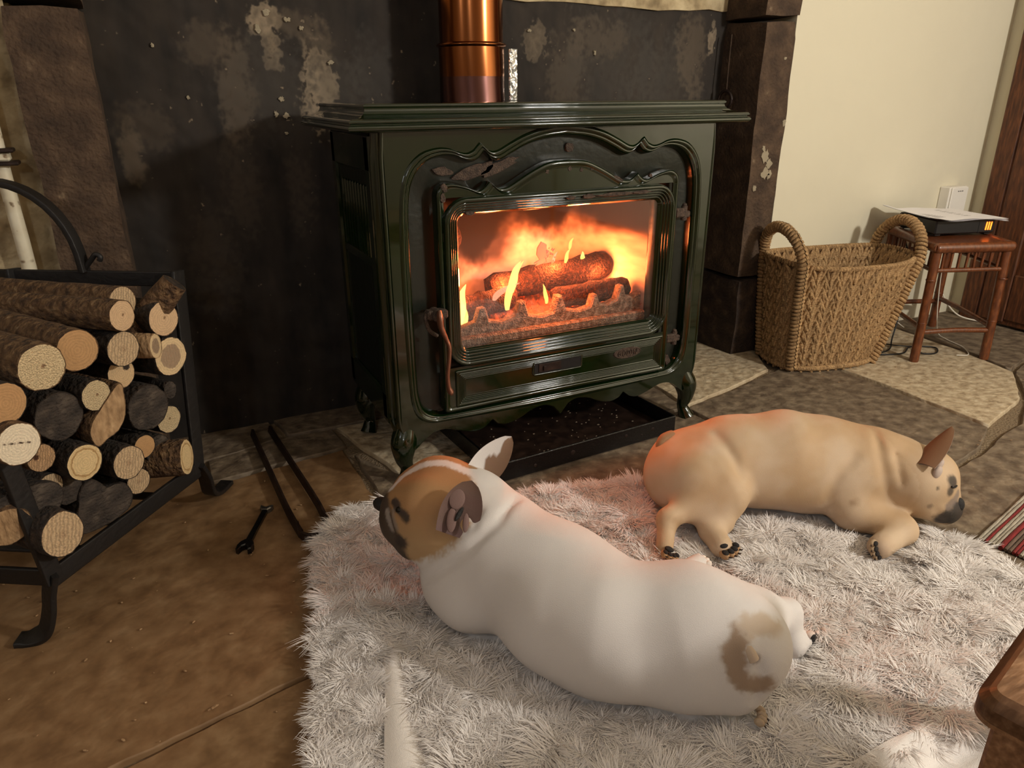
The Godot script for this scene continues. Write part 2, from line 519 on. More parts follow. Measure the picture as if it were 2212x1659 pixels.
func room() -> void:
	# chimney wall: cream plaster right of the fireplace, running to the corner
	slab("wall_back", Vector3(1.80, -0.02, FACE - 0.22), Vector3(3.05, 2.30, FACE), M.cream_paint)
	slab("wall_right", Vector3(2.83, -0.02, FACE), Vector3(3.05, 2.30, 2.70), M.cream_paint)
	slab("wall_left", Vector3(-2.75, -0.02, -2.2), Vector3(-2.55, 2.30, 2.70), M.dim_paint)
	slab("wall_front", Vector3(-2.75, -0.02, 2.60), Vector3(3.05, 2.30, 2.80), M.dim_paint)
	slab("ceiling", Vector3(-2.75, 2.28, -2.2), Vector3(3.05, 2.45, 2.80), M.ceiling_paint)
	# left of the hearth the wall is set back a little and roughly plastered
	var lw := MB.new()
	var n := noise(51, 3.0, 4)
	var rows := []
	for i in 41:
		var row := PackedVector3Array()
		for k in 41:
			var x := lerpf(-2.6, -0.172, pow(k / 40.0, 0.4))
			var y := lerpf(-0.02, 2.30, i / 40.0)
			row.append(Vector3(x, y, -1.80 + 0.012 * n.get_noise_2d(x * 3, y * 3) - (0.0 if y < 0.88 else -0.012)))
		rows.append(row)
	lw.grid(rows)
	lw.box(Vector3(-1.4, 1.14, -2.0), Vector3(2.46, 2.32, 0.3), 0.0)
	structure("wall_hearth_left", lw, M.plaster)
	# fireplace
	var hb := structure("wall_hearth_back", hearth_back(), hearth_soot())
	chips(hb, [[0.335, 0.815, 0.009, 0.008], [0.318, 0.782, 0.007, 0.010], [0.342, 0.778, 0.010, 0.009], [0.460, 0.895, 0.010, 0.006], [0.300, 0.965, 0.009, 0.012], [0.322, 0.998, 0.012, 0.010], [0.368, 0.985, 0.010, 0.008], [0.398, 0.968, 0.007, 0.007], [0.505, 0.800, 0.007, 0.006], [0.075, 0.925, 0.005, 0.006], [0.130, 0.820, 0.005, 0.006], [0.338, 0.738, 0.006, 0.005], [1.21, 0.93, 0.006, 0.010], [1.00, 0.98, 0.008, 0.006], [1.14, 0.985, 0.006, 0.005]], BACK + 0.004)
	var top := stone_block(Vector3(-0.05, 1.045, BACK - 0.20), Vector3(1.72, 1.30, BACK + 0.012), 61, 0.012, 0.06)
	structure("trim_1", top, M.plaster)
	structure("trim_2", stone_block(Vector3(-0.178, -0.01, BACK - 0.2), Vector3(-0.043, 0.985, FACE), 62), M.jamb_stone)
	structure("trim_3", stone_block(Vector3(-0.188, 0.992, BACK - 0.2), Vector3(-0.040, 1.32, FACE + 0.004), 63), M.jamb_stone)
	structure("trim_4", stone_block(Vector3(1.68, 0.262, BACK - 0.2), Vector3(1.803, 1.018, FACE + 0.003), 64, 0.005), M.jamb_stone)
	var jamb: Node3D = get_node("trim_4")
	chips(jamb, [[1.735, 0.640, 0.020, 0.026], [1.752, 0.618, 0.018, 0.020], [1.742, 0.590, 0.022, 0.022], [1.760, 0.583, 0.012, 0.016], [1.725, 0.664, 0.009, 0.010], [1.795, 0.735, 0.010, 0.014], [1.705, 0.545, 0.009, 0.014], [1.768, 0.915, 0.007, 0.006]], FACE + 0.004)
	structure("trim_5", stone_block(Vector3(1.672, 1.024, BACK - 0.2), Vector3(1.812, 1.32, FACE + 0.006), 65, 0.005), M.jamb_stone)
	structure("trim_6", stone_block(Vector3(1.682, -0.01, BACK - 0.2), Vector3(1.80, 0.256, FACE + 0.006), 66, 0.008), M.dark_jamb)
	structure("trim_7", stone_block(Vector3(-0.20, 1.32, BACK - 0.2), Vector3(1.83, 1.66, FACE + 0.03), 67, 0.01, 0.08), M.jamb_stone)
	slab("wall_chimney", Vector3(-0.2, 1.66, BACK - 0.2), Vector3(1.82, 2.30, FACE), M.cream_paint)
	# iron ring hanging on the inner face of the right jamb
	var b := MB.new()
	var ring := PackedVector3Array()
	for k in 25:
		var a := TAU * k / 24
		ring.append(Vector3(1.655 + 0.004 * cos(a), 0.802 + 0.026 * sin(a), -1.845 + 0.024 * cos(a)))
	b.tube(ring, 0.0045, 8, false)
	var t := thing("iron_ring", "small iron ring hanging on a cord inside the right stone jamb above the stove", "ring", Vector3.ZERO)
	put("ring", b, M.rust_steel, t)
	b = MB.new()
	b.tube(smooth_path(v3s([1.657, 0.826, -1.845, 1.659, 0.90, -1.848, 1.662, 0.985, -1.85])), 0.002, 6)
	put("cord", b, M.jamb_stone, t)
	# wooden door in the right wall
	var d := slab("door_1", Vector3(2.795, 0.01, -1.655), Vector3(2.835, 2.02, -0.78), M.door_wood, 0.003)
	slab("door_frame", Vector3(2.788, 0.0, -1.672), Vector3(2.84, 2.06, -1.60), M.door_wood, 0.006, d)
	slab("rail", Vector3(2.787, 0.03, -1.50), Vector3(2.80, 0.20, -1.22), M.door_wood, 0.004, d)
	slab("rail", Vector3(2.787, 0.80, -1.50), Vector3(2.80, 0.95, -1.22), M.door_wood, 0.004, d)
	slab("stile", Vector3(2.785, 0.02, -1.598), Vector3(2.80, 2.0, -1.50), M.door_wood, 0.004, d)
	slab("stile", Vector3(2.785, 0.02, -1.22), Vector3(2.80, 2.0, -1.12), M.door_wood, 0.004, d)
	# white pipe and bracket left of the hearth
	t = thing("water_pipe", "chipped white painted pipe running up the wall behind the logs", "pipe", Vector3(-0.235, 0, -1.768))
	b = MB.new()
	b.tube(smooth_path(v3s([0, 0.0, 0, 0.0, 0.5, 0, -0.002, 0.70, 0, 0.0, 1.3, 0, 0, 2.27, 0])), 0.0135, 14)
	put("pipe", b, M.white_pipe, t)
	b = MB.new()
	b.box(Vector3(0.0, 0.727, 0.010), Vector3(0.052, 0.008, 0.040), 0.002)
	b.box(Vector3(0.0, 0.703, 0.010), Vector3(0.060, 0.008, 0.040), 0.002)
	put("bracket", b, M.rust_steel, t)
	b = MB.new()
	b.box(Vector3(0.0, 0.715, 0.004), Vector3(0.034, 0.018, 0.034), 0.004)
	put("clip", b, M.white_pipe, t)

# flakes of old plaster still stuck to the stone
func chips(o: Node3D, list: Array, z: float) -> void:
	var r := RandomNumberGenerator.new()
	r.seed = 13
	for q in list:
		var b := MB.new()
		var pl := PackedVector2Array()
		for k in 16:
			var a := TAU * k / 16
			pl.append(Vector2(q[0] + cos(a) * q[2] * r.randf_range(0.45, 1.0), q[1] + sin(a) * q[3] * r.randf_range(0.45, 1.0)))
		b.prism(pl, z - 0.010, z + 0.0012, 0.0006)
		put("plaster_flake", b, M.chip, o)

func hearth_back() -> MB:
	var b := MB.new()
	var n := noise(71, 4.0, 4)
	var n2 := noise(72, 25.0, 3)
	var rows := []
	for i in 101:
		var row := PackedVector3Array()
		for k in 151:
			var x := lerpf(-0.06, 1.70, k / 150.0)
			var y := lerpf(-0.01, 1.06, i / 100.0)
			row.append(Vector3(x, y, BACK + 0.006 * n.get_noise_2d(x, y) + 0.003 * n2.get_noise_2d(x, y)))
		rows.append(row)
	b.grid(rows)
	var q := MB.new()
	q.box(Vector3(0.82, 0.53, BACK - 0.11), Vector3(1.80, 1.10, 0.20), 0.0)
	var off := b.v.size()
	for i in q.v.size():
		b.vert(q.v[i], Color.WHITE, Vector2(0.02, 0.02))
	for i in q.ix:
		b.ix.append(i + off)
	return b

func hearth_soot() -> StandardMaterial3D:
	# soot-black stone with paler streaks and patches of old plaster, u along x, v up the wall
	var w := 768
	var h := 480
	var im := Image.create(w, h, false, Image.FORMAT_RGB8)
	var streak := noise(81, 1.0, 4)
	var mott := noise(82, 1.0, 5)
	var spk := noise(83, 1.0, 3)
	# x, y, rx, ry, strength, tone
	var patches := [[0.425, 0.835, 0.042, 0.095, 1.25, 2], [0.44, 0.93, 0.035, 0.05, 0.75, 1], [0.315, 0.985, 0.035, 0.028, 0.95, 2], [0.33, 0.93, 0.025, 0.05, 0.7, 2], [0.39, 0.98, 0.05, 0.025, 0.7, 1],
		[0.24, 0.84, 0.035, 0.10, 0.8, 1], [0.19, 0.93, 0.05, 0.04, 0.5, 1], [0.0, 0.70, 0.022, 0.06, 0.95, 1], [0.03, 0.76, 0.05, 0.05, 0.4, 1], [0.47, 0.83, 0.07, 0.08, 0.55, 0], [0.31, 0.85, 0.09, 0.09, 0.5, 0],
		[0.56, 0.86, 0.05, 0.08, 0.6, 0], [0.36, 0.60, 0.03, 0.10, 0.4, 1], [0.22, 0.62, 0.04, 0.10, 0.35, 1], [0.13, 0.45, 0.05, 0.12, 0.3, 1],
		[1.12, 0.86, 0.06, 0.12, 0.55, 1], [1.28, 0.90, 0.16, 0.13, 0.5, 0], [1.45, 0.86, 0.12, 0.10, 0.5, 0], [1.56, 0.93, 0.05, 0.10, 0.7, 1], [1.22, 0.97, 0.08, 0.05, 0.5, 1], [1.02, 0.95, 0.04, 0.04, 0.4, 2], [1.63, 0.97, 0.015, 0.05, 0.9, 2]]
	var tones := [Color(0.066, 0.056, 0.045), Color(0.12, 0.088, 0.058), Color(0.31, 0.235, 0.155)]
	var dark := Color(0.012, 0.009, 0.007)
	var mid := Color(0.034, 0.025, 0.018)
	for j in h:
		var y := 1.06 * (1.0 - (j + 0.5) / h)
		for i in w:
			var x := -0.06 + 1.76 * (i + 0.5) / w
			var s := streak.get_noise_2d(x * 14.0, y * 3.0)
			var m := mott.get_noise_2d(x * 11.0, y * 9.0)
			var c := dark.lerp(mid, clampf(0.55 + 0.7 * s + 0.5 * m + 0.35 * (y - 0.5), 0.0, 1.4))
			var f := spk.get_noise_2d(x * 45.0, y * 38.0)
			for p in patches:
				var dx: float = (x - p[0]) / p[2]
				var dy: float = (y - p[1]) / p[3]
				var d := dx * dx + dy * dy
				if d < 2.6:
					var e: float = p[4] * (smoothstep(1.25, 0.55, d + 1.5 * m + 1.3 * f) * (0.8 + 0.5 * f) if p[5] == 2 else 0.8 * smoothstep(2.0, 0.1, d + 1.3 * m + 1.1 * f + 0.9 * s))
					c = c.lerp(tones[p[5]], clampf(e, 0.0, 1.0))
			if f > 0.60 and m > 0.12:
				c = c.lerp(tones[2], clampf((f - 0.60) * 8.0, 0.0, 0.8))
			im.set_pixel(i, j, c.linear_to_srgb())
	var m2 := mat("hearth_soot", Color.WHITE, 0.85, {"tex": ImageTexture.create_from_image(im)})
	m2.uv1_scale = Vector3(1, -1, 1)
	m2.uv1_offset = Vector3(0, 1, 0)
	return m2

func floor_stones() -> void:
	var b := MB.new()
	b.box(Vector3(0.15, -0.06, 0.3), Vector3(6.0, 0.10, 5.2), 0.0)
	var f := structure("floor", b, M.mortar)
	# outlines x, z of the flagstones; material; surface height
	var st := [
		["flag_brown", [-0.90, -1.70, -0.35, -1.706, 0.016, -1.722, 0.018, -1.60, 0.34, -1.64, 0.345, -1.30, 0.34, -0.985, 0.118, -0.915, -0.02, -0.888, -0.15, -0.862, -0.5, -0.80, -0.90, -0.73]],
		["flag_brown", [-0.90, -0.724, -0.5, -0.795, -0.148, -0.857, -0.02, -0.882, 0.12, -0.910, 0.345, -0.980, 0.60, -0.96, 0.60, -0.10, -0.90, -0.10]],
		["flag_grey", [-0.16, -1.90, 0.20, -1.90, 0.222, -1.782, 0.10, -1.745, 0.018, -1.732, -0.16, -1.716]],
		["flag_grey", [0.028, -1.730, 0.23, -1.776, 0.346, -1.768, 0.352, -1.652, 0.028, -1.612]],
		["flag_grey", [0.21, -1.92, 0.80, -1.92, 0.80, -1.79, 0.36, -1.782, 0.234, -1.786]],
		["flag_pale", [0.358, -1.774, 0.79, -1.782, 0.80, -1.455, 0.43, -1.458, 0.385, -1.62]],
		["flag_grey", [0.355, -1.60, 0.43, -1.446, 0.80, -1.446, 1.256, -1.442, 1.26, -1.0, 0.355, -0.985]],
		["flag_grey", [0.81, -1.92, 1.30, -1.92, 1.27, -1.45, 0.81, -1.455]],
		["flag_pale", [1.31, -1.92, 1.79, -1.90, 1.79, -1.72, 1.70, -1.572, 1.48, -1.51, 1.28, -1.462]],
		["flag_grey", [1.272, -1.45, 1.48, -1.497, 1.70, -1.556, 1.888, -1.60, 1.898, -1.30, 1.892, -0.985, 1.74, -0.914, 1.597, -0.892, 1.272, -0.96]],
		["flag_pale", [1.80, -1.74, 2.45, -1.74, 2.40, -1.35, 2.36, -1.20, 2.172, -1.066, 1.905, -0.99, 1.912, -1.32, 1.898, -1.585]],
		["flag_grey", [2.46, -1.74, 2.83, -1.74, 2.83, -1.30, 2.49, -1.25, 2.375, -1.215, 2.412, -1.35]],
		["flag_grey", [2.37, -1.202, 2.485, -1.238, 2.83, -1.288, 2.83, -0.60, 2.30, -0.60, 2.18, -1.055]],
		["flag_grey", [1.272, -0.948, 1.597, -0.88, 1.74, -0.902, 1.83, -0.930, 1.99, -0.962, 2.17, -1.052, 2.28, -0.60, 2.1, -0.10, 1.272, -0.10]],
		["flag_grey", [0.61, -0.96, 1.26, -0.985, 1.262, -0.10, 0.61, -0.10]],
		["flag_brown", [-2.5, -1.78, -0.91, -1.70, -0.91, -0.10, -2.5, -0.10]],
		["flag_brown", [-0.90, -1.78, -0.17, -1.78, -0.17, -1.718, -0.35, -1.716, -0.90, -1.71]],
		["flag_brown", [-2.5, -0.09, -0.4, -0.09, -0.4, 1.2, -2.5, 1.2]], ["flag_grey", [-0.39, -0.09, 1.26, -0.09, 1.26, 1.2, -0.39, 1.2]], ["flag_grey", [1.272, -0.09, 2.83, -0.09, 2.83, 1.2, 1.272, 1.2]],
		["flag_brown", [-2.5, 1.21, 0.3, 1.21, 0.3, 2.6, -2.5, 2.6]], ["flag_grey", [0.31, 1.21, 2.83, 1.21, 2.83, 2.6, 0.31, 2.6]]]
	var k := 0
	for s in st:
		put("flagstone", flag(v2s(s[1]), 100 + k), M[s[0]], f)
		k += 1
	# bits of bark, ash and splinters swept about the hearth
	var t := thing("wood_splinter", "pale wood splinter lying on the brown flagstone in front of the log rack", "splinter", Vector3(-0.035, 0.004, -0.905))
	var c := MB.new()
	c.prism(v2s([-0.008, 0, -0.002, 0.0016, 0.008, 0.0005, 0.003, -0.0015]), 0.0, 0.0022, 0.0005, Transform3D(Basis(Vector3(0.95, 0, -0.3).normalized(), Vector3(0.3, 0, 0.95).normalized(), Vector3(0, -1, 0)), Vector3.ZERO))
	put("sliver", c, M.split_wood, t)
	var crumbs := MB.new()
	var r := RandomNumberGenerator.new()
	r.seed = 5
	for i in 150:
		var p := Vector3(r.randf_range(-0.6, 0.2), 0.002, r.randf_range(-1.6, -0.75))
		if r.randf() < 0.3:
			p = Vector3(r.randf_range(1.3, 2.5), 0.002, r.randf_range(-1.5, -0.8))
		var s := r.randf_range(0.0006, 0.0022)
		crumbs.blob(p, Vector3(s * r.randf_range(1, 2.4), s * 0.6, s), Basis(Vector3.UP, r.randf() * TAU), 6, 4)
	var cr := put("wood_crumbs", crumbs, M.split_wood)
	cr.set_meta("kind", "stuff")
	tag(cr, "tiny pale crumbs of wood and ash scattered over the flagstones", "crumbs")

func flag(poly: PackedVector2Array, sd: int) -> MB:
	# slab with wavering, rounded edges; poly is x, z
	var n := noise(sd, 9.0, 3)
	var loop := PackedVector2Array()
	for i in poly.size():
		var a := poly[i]
		var e := poly[(i + 1) % poly.size()]
		var m := maxi(1, int(a.distance_to(e) / 0.03))
		for k in m:
			var p := a.lerp(e, float(k) / m)
			loop.append(p + Vector2(n.get_noise_2d(p.x, p.y), n.get_noise_2d(p.x + 7, p.y)) * 0.006)
	loop = MB.ccw(loop)
	var b := MB.new()
	var N := loop.size()
	var inner := PackedVector2Array()
	for i in N:
		var d := (loop[(i + 1) % N] - loop[(i + N - 1) % N]).normalized()
		inner.append(loop[i] + Vector2(-d.y, d.x) * 0.0045)
	var lift := 0.0015 * n.get_noise_2d(50, 3)
	var t := Geometry2D.triangulate_polygon(inner)
	if t.is_empty():
		t = Geometry2D.triangulate_polygon(loop)
		inner = loop
	for i in N:
		b.vert(Vector3(inner[i].x, lift, inner[i].y))
	for k in range(0, t.size(), 3):
		b.tri(t[k], t[k + 1], t[k + 2])
	var r0 := PackedVector3Array()
	var r1 := PackedVector3Array()
	var r2 := PackedVector3Array()
	for i in N:
		r0.append(Vector3(inner[i].x, lift, inner[i].y))
		var mid := inner[i].lerp(loop[i], 0.7)
		r1.append(Vector3(mid.x, lift - 0.002, mid.y))
		r2.append(Vector3(loop[i].x, -0.02, loop[i].y))
	b.grid([r0, r1, r2], true)
	return b

# ------------------------------------------------------------------ the stove
func cast(poly: PackedVector2Array, c: Vector2, dir: Vector2) -> float:
	var best := 0.0
	for i in poly.size():
		var a := poly[i] - c
		var e := poly[(i + 1) % poly.size()] - poly[i]
		var den := dir.cross(e)
		if absf(den) < 1e-9:
			continue
		var t := a.cross(e) / den
		var s := a.cross(dir) / den
		if t > 0.0 and s >= -1e-6 and s <= 1.000001:
			best = t if best == 0.0 else minf(best, t)
	return best

func round_rect(c: Vector2, hx: float, hy: float, r: float) -> PackedVector2Array:
	var p := PackedVector2Array()
	for q in 4:
		var s := Vector2([1, -1, -1, 1][q], [1, 1, -1, -1][q])
		for k in 7:
			var a := PI / 2 * (q + k / 6.0)
			p.append(c + Vector2(s.x * (hx - r), s.y * (hy - r)) + Vector2(cos(a), sin(a)) * r)
	return p

func mirrored(half: PackedVector2Array) -> PackedVector2Array:
	# half runs from the middle of the top round the right side to the middle of the bottom
	var p := half.duplicate()
	for i in range(half.size() - 1, -1, -1):
		if absf(half[i].x) > 1e-5:
			p.append(Vector2(-half[i].x, half[i].y))
	return p

func densify(half: PackedVector2Array, n := 5) -> PackedVector2Array:
	var out := PackedVector2Array()
	for i in half.size() - 1:
		for k in n:
			out.append(half[i].cubic_interpolate(half[i + 1], half[maxi(i - 1, 0)], half[mini(i + 2, half.size() - 1)], float(k) / n))
	out.append(half[half.size() - 1])
	return out

func ring_moulding(b: MB, c: Vector2, hx: float, hy: float, r: float, prof: Array) -> void:
	var rows := []
	for q in prof:
		var row := PackedVector3Array()
		for p in round_rect(c, hx - q[0], hy - q[0], maxf(0.002, r - q[0])):
			row.append(Vector3(p.x, p.y, q[1]))
		rows.append(row)
	b.grid(rows, true)

func stove() -> void:
	var t := thing("wood_stove", "dark green enamelled cast iron wood stove with a fire burning behind its glass door", "stove", Vector3(STOVE_X, 0, STOVE_Z))
	var C := Vector2(0, 0.43)
	var arch := mirrored(densify(v2s([0, 0.742, 0.05, 0.737, 0.09, 0.727, 0.126, 0.711, 0.150, 0.699, 0.165, 0.697, 0.178, 0.703]), 4) + v2s([0.191, 0.716]) + densify(v2s([0.204, 0.702, 0.218, 0.697, 0.235, 0.700, 0.256, 0.708, 0.283, 0.710, 0.316, 0.701, 0.343, 0.675, 0.357, 0.635, 0.362, 0.56, 0.363, 0.40, 0.363, 0.25, 0.360, 0.20, 0.348, 0.168, 0.320, 0.152, 0.28, 0.150, 0.1, 0.150, 0.0, 0.150]), 3))
	var apron := v2s([0.406, 0.757, 0.406, 0.13, 0.400, 0.06, 0.385, 0.045]) + densify(v2s([0.375, 0.062, 0.362, 0.09, 0.335, 0.111, 0.30, 0.114, 0.265, 0.102, 0.23, 0.092, 0.205, 0.098]), 3) + v2s([0.185, 0.114]) + densify(v2s([0.172, 0.100, 0.145, 0.094, 0.11, 0.103, 0.08, 0.117, 0.045, 0.122, 0.02, 0.113]), 3) + v2s([0, 0.090])
	var outer := mirrored(v2s([0, 0.757]) + apron)
	var N := 900
	var dirs := PackedVector2Array()
	var ra := PackedFloat32Array()
	var ro := PackedFloat32Array()
	for i in N:
		var d := Vector2(cos(TAU * i / N), sin(TAU * i / N))
		dirs.append(d)
		ra.append(cast(arch, C, d))
		ro.append(cast(outer, C, d))
	var rows := []
	var ringrow := func(rr: PackedFloat32Array, off: float, z: float) -> PackedVector3Array:
		var row := PackedVector3Array()
		for i in N:
			var p := C + dirs[i] * (rr[i] + off)
			row.append(Vector3(p.x, p.y, z))
		return row
	var b := MB.new()
	for q in [[0.0, -0.03], [0.0, -0.004], [-0.003, 0.0]]:
		rows.append(ringrow.call(ro, q[0], q[1]))
	b.grid(rows, true)
	rows = [ringrow.call(ro, -0.003, 0.0), ringrow.call(ra, 0.021, 0.0)]
	b.grid(rows, true)
	rows = []
	for q in [[0.021, 0.0], [0.018, 0.003], [0.014, 0.0045], [0.010, 0.003], [0.008, -0.001], [0.006, 0.001], [0.002, 0.0], [-0.002, -0.006], [-0.005, -0.016], [-0.007, -0.026]]:
		rows.append(ringrow.call(ra, q[0], q[1]))
	b.grid(rows, true)
	put("front_frame", b, M.enamel, t)
	# sunken panel behind the door, with the hole of the firebox
	b = MB.new()
	var inner := round_rect(Vector2(0.0, 0.44), 0.275, 0.165, 0.02)
	var ri := PackedFloat32Array()
	for i in N:
		ri.append(cast(inner, C, dirs[i]))
	b.grid([ringrow.call(ra, 0.02, -0.022), ringrow.call(ri, 0.0, -0.022), ringrow.call(ri, 0.0, -0.06)], true)
	put("recess_panel", b, M.enamel_matte, t)
	# casing
	b = MB.new()
	for s in [-1.0, 1.0]:
		b.box(Vector3(s * 0.402, 0.445, -0.195), Vector3(0.02, 0.61, 0.33), 0.002)
	b.box(Vector3(0, 0.445, -0.352), Vector3(0.82, 0.61, 0.018), 0.002)
	b.box(Vector3(0, 0.143, -0.19), Vector3(0.80, 0.016, 0.33), 0.002)
	b.box(Vector3(0, 0.748, -0.19), Vector3(0.80, 0.012, 0.33), 0.002)
	put("casing", b, M.enamel_matte, t)
	for s in [-1.0, 1.0]:
		b = MB.new()
		rows = []
		for i in 32:
			var y := lerpf(0.10, 0.755, i / 31.0)
			var row := PackedVector3Array()
			var g := clampf(minf((y - 0.10) / 0.10, (0.755 - y) / 0.06), 0.0, 1.0)
			for q in [[0.4045, -0.001, 0], [0.409, 0.002, 0], [0.412, -0.001, 0], [0.413, -0.006, -1], [0.415, -0.012, -1], [0.418, -0.017, 0], [0.422, -0.020, 1], [0.424, -0.025, 1], [0.422, -0.031, 0], [0.414, -0.034, 0]]:
				row.append(Vector3(s * (q[0] + 0.002 * g * q[2] - 0.012 * (1.0 - smoothstep(0.10, 0.16, y)) - 0.004 * smoothstep(0.70, 0.755, y)), y, q[1] + 0.002 * g * q[2]))
			rows.append(row)
		b.grid(rows)
		put("corner_post", b, M.enamel, t)
		# side panel: raised border round a field with a louvre of upright slots
		b = MB.new()
		b.box(Vector3(s * 0.414, 0.715, -0.195), Vector3(0.014, 0.075, 0.31), 0.005)
		b.box(Vector3(s * 0.414, 0.170, -0.195), Vector3(0.014, 0.075, 0.31), 0.005)
		b.box(Vector3(s * 0.414, 0.445, -0.062), Vector3(0.014, 0.61, 0.035), 0.005)
		b.box(Vector3(s * 0.414, 0.445, -0.335), Vector3(0.014, 0.61, 0.035), 0.005)
		b.box(Vector3(s * 0.4135, 0.49, -0.195), Vector3(0.008, 0.02, 0.24), 0.003)
		put("side_panel", b, M.enamel, t)
		for k in 10:
			b = MB.new()
			b.box(Vector3(s * 0.414, 0.575, -0.095 - 0.0215 * k), Vector3(0.008, 0.15, 0.009), 0.003)
			put("louvre", b, M.enamel, t)
		for z in [-0.014, -0.315]:
			b = MB.new()
			b.tube(smooth_path(v3s([s * 0.380, 0.165, z - 0.014, s * 0.388, 0.125, z - 0.010, s * 0.398, 0.092, z - 0.002, s * 0.400, 0.060, z, s * 0.394, 0.032, z - 0.002, s * 0.398, 0.013, z + 0.004, s * 0.402, 0.0, z + 0.008]), 5), Array(smooth_radii([0.016, 0.026, 0.030, 0.022, 0.015, 0.018, 0.022], 5)), 16)
			put("leg", b, M.enamel, t)
	# moulded top
	b = MB.new()
	var prof := [[-0.03, 0.752], [0.036, 0.757], [0.044, 0.759], [0.0475, 0.762], [0.0485, 0.7655], [0.0465, 0.769], [0.042, 0.770], [0.0415, 0.772], [0.0445, 0.7735], [0.0455, 0.776], [0.0435, 0.779], [0.037, 0.7805], [0.026, 0.7815], [0.016, 0.784], [0.009, 0.788], [0.005, 0.793], [0.0035, 0.798], [0.006, 0.800], [0.0065, 0.803], [0.004, 0.806], [-0.002, 0.807], [-0.05, 0.807]]
	var x0 := -0.430
	var x1 := 0.424
	var zf := -0.004
	var zb := -0.366
	for side in 4:
		rows = []
		for q in prof:
			var o: float = q[0]
			var cs := [Vector3(x0 - o, q[1], zf + o), Vector3(x1 + o, q[1], zf + o), Vector3(x1 + o, q[1], zb - o * 0.1), Vector3(x0 - o, q[1], zb - o * 0.1)]
			rows.append(PackedVector3Array([cs[side], cs[(side + 1) % 4]]))
		b.grid(rows)
	b.quad(Vector3(x0 + 0.05, 0.807, zf - 0.05), Vector3(x0 + 0.05, 0.807, zb), Vector3(x1 - 0.05, 0.807, zb), Vector3(x1 - 0.05, 0.807, zf - 0.05))
	put("top_plate", b, M.enamel, t)
	stove_door(t)
	# iron guard with pickets standing in front of the embers
	b = MB.new()
	var fret := v2s([-0.262, 0.285, 0.262, 0.285, 0.262, 0.355, 0.235, 0.346, 0.214, 0.352, 0.207, 0.378, 0.196, 0.376, 0.186, 0.344, 0.158, 0.335, 0.138, 0.340, 0.130, 0.364, 0.118, 0.363, 0.110, 0.336, 0.078, 0.330, 0.042, 0.338, 0.030, 0.374, 0.016, 0.374, 0.006, 0.336, -0.026, 0.330, -0.060, 0.338, -0.070, 0.372, -0.084, 0.370, -0.094, 0.338, -0.130, 0.330, -0.162, 0.338, -0.172, 0.370, -0.186, 0.368, -0.196, 0.338, -0.230, 0.330, -0.262, 0.335])
	b.prism(fret, -0.075, -0.052, 0.004)
	b.box(Vector3(0, 0.300, -0.05), Vector3(0.53, 0.022, 0.03), 0.004)
	b.box(Vector3(0, 0.282, -0.04), Vector3(0.53, 0.014, 0.03), 0.004)
	put("ember_guard", b, M.ash, t)
	# brick lined firebox
	b = MB.new()
	for s in [-1.0, 1.0]:
		b.box(Vector3(s * 0.292, 0.44, -0.175), Vector3(0.03, 0.36, 0.24), 0.003)
	b.box(Vector3(0, 0.272, -0.175), Vector3(0.60, 0.02, 0.24), 0.003)
	put("firebrick_lining", b, M.firebrick, t)
	b = MB.new()
	rows = []
	for y in [0.26, 0.38, 0.50, 0.62]:
		var row := PackedVector3Array()
		for k in 41:
			var u := k / 20.0 - 1.0
			row.append(Vector3(0.2755 * signf(u) * pow(absf(u), 0.8), y, -0.292 + 0.235 * pow(absf(u), 5.0)))
		rows.append(row)
	b.grid(rows)
	b.box(Vector3(0, 0.44, -0.312), Vector3(0.60, 0.36, 0.02), 0.003)
	put("back_brick", b, soot_shade_brick(), t)
	b = MB.new()
	b.box(Vector3(0, 0.618, -0.19), Vector3(0.60, 0.02, 0.24), 0.003, Transform3D(Basis(Vector3.RIGHT, -0.12), Vector3(0, 0.073, 0.01)))
	put("baffle", b, M.soot_shade, t)

func soot_shade_brick() -> StandardMaterial3D:
	# pale fire brick, painted dark for soot and fading glow; u across, v up
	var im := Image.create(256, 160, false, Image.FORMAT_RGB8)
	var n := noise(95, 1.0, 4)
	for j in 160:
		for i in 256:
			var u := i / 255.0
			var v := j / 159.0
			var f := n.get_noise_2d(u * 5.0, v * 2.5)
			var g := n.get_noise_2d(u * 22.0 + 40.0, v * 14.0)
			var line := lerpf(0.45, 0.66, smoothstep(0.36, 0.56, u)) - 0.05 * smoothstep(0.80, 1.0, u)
			var soot_shade := smoothstep(-0.12, 0.14, v - line + 0.16 * f)
			soot_shade = maxf(soot_shade, 0.75 * smoothstep(0.09, 0.03, absf(u - 0.455 + 0.04 * f)) * smoothstep(0.36, 0.5, v))
			im.set_pixel(i, j, Color8(216, 196, 176).darkened(0.10 * (0.5 + g)).lerp(Color8(18, 13, 11), clampf(soot_shade, 0.0, 1.0)))
	return mat("soot_shade_brick", Color.WHITE, 0.95, {"tex": ImageTexture.create_from_image(im)})

func smooth_radii(r: Array, n: int) -> PackedFloat32Array:
	var out := PackedFloat32Array()
	for i in r.size() - 1:
		for k in n:
			out.append(cubic_interpolate(r[i], r[i + 1], r[maxi(i - 1, 0)], r[mini(i + 2, r.size() - 1)], float(k) / n))
	out.append(r[r.size() - 1])
	return out

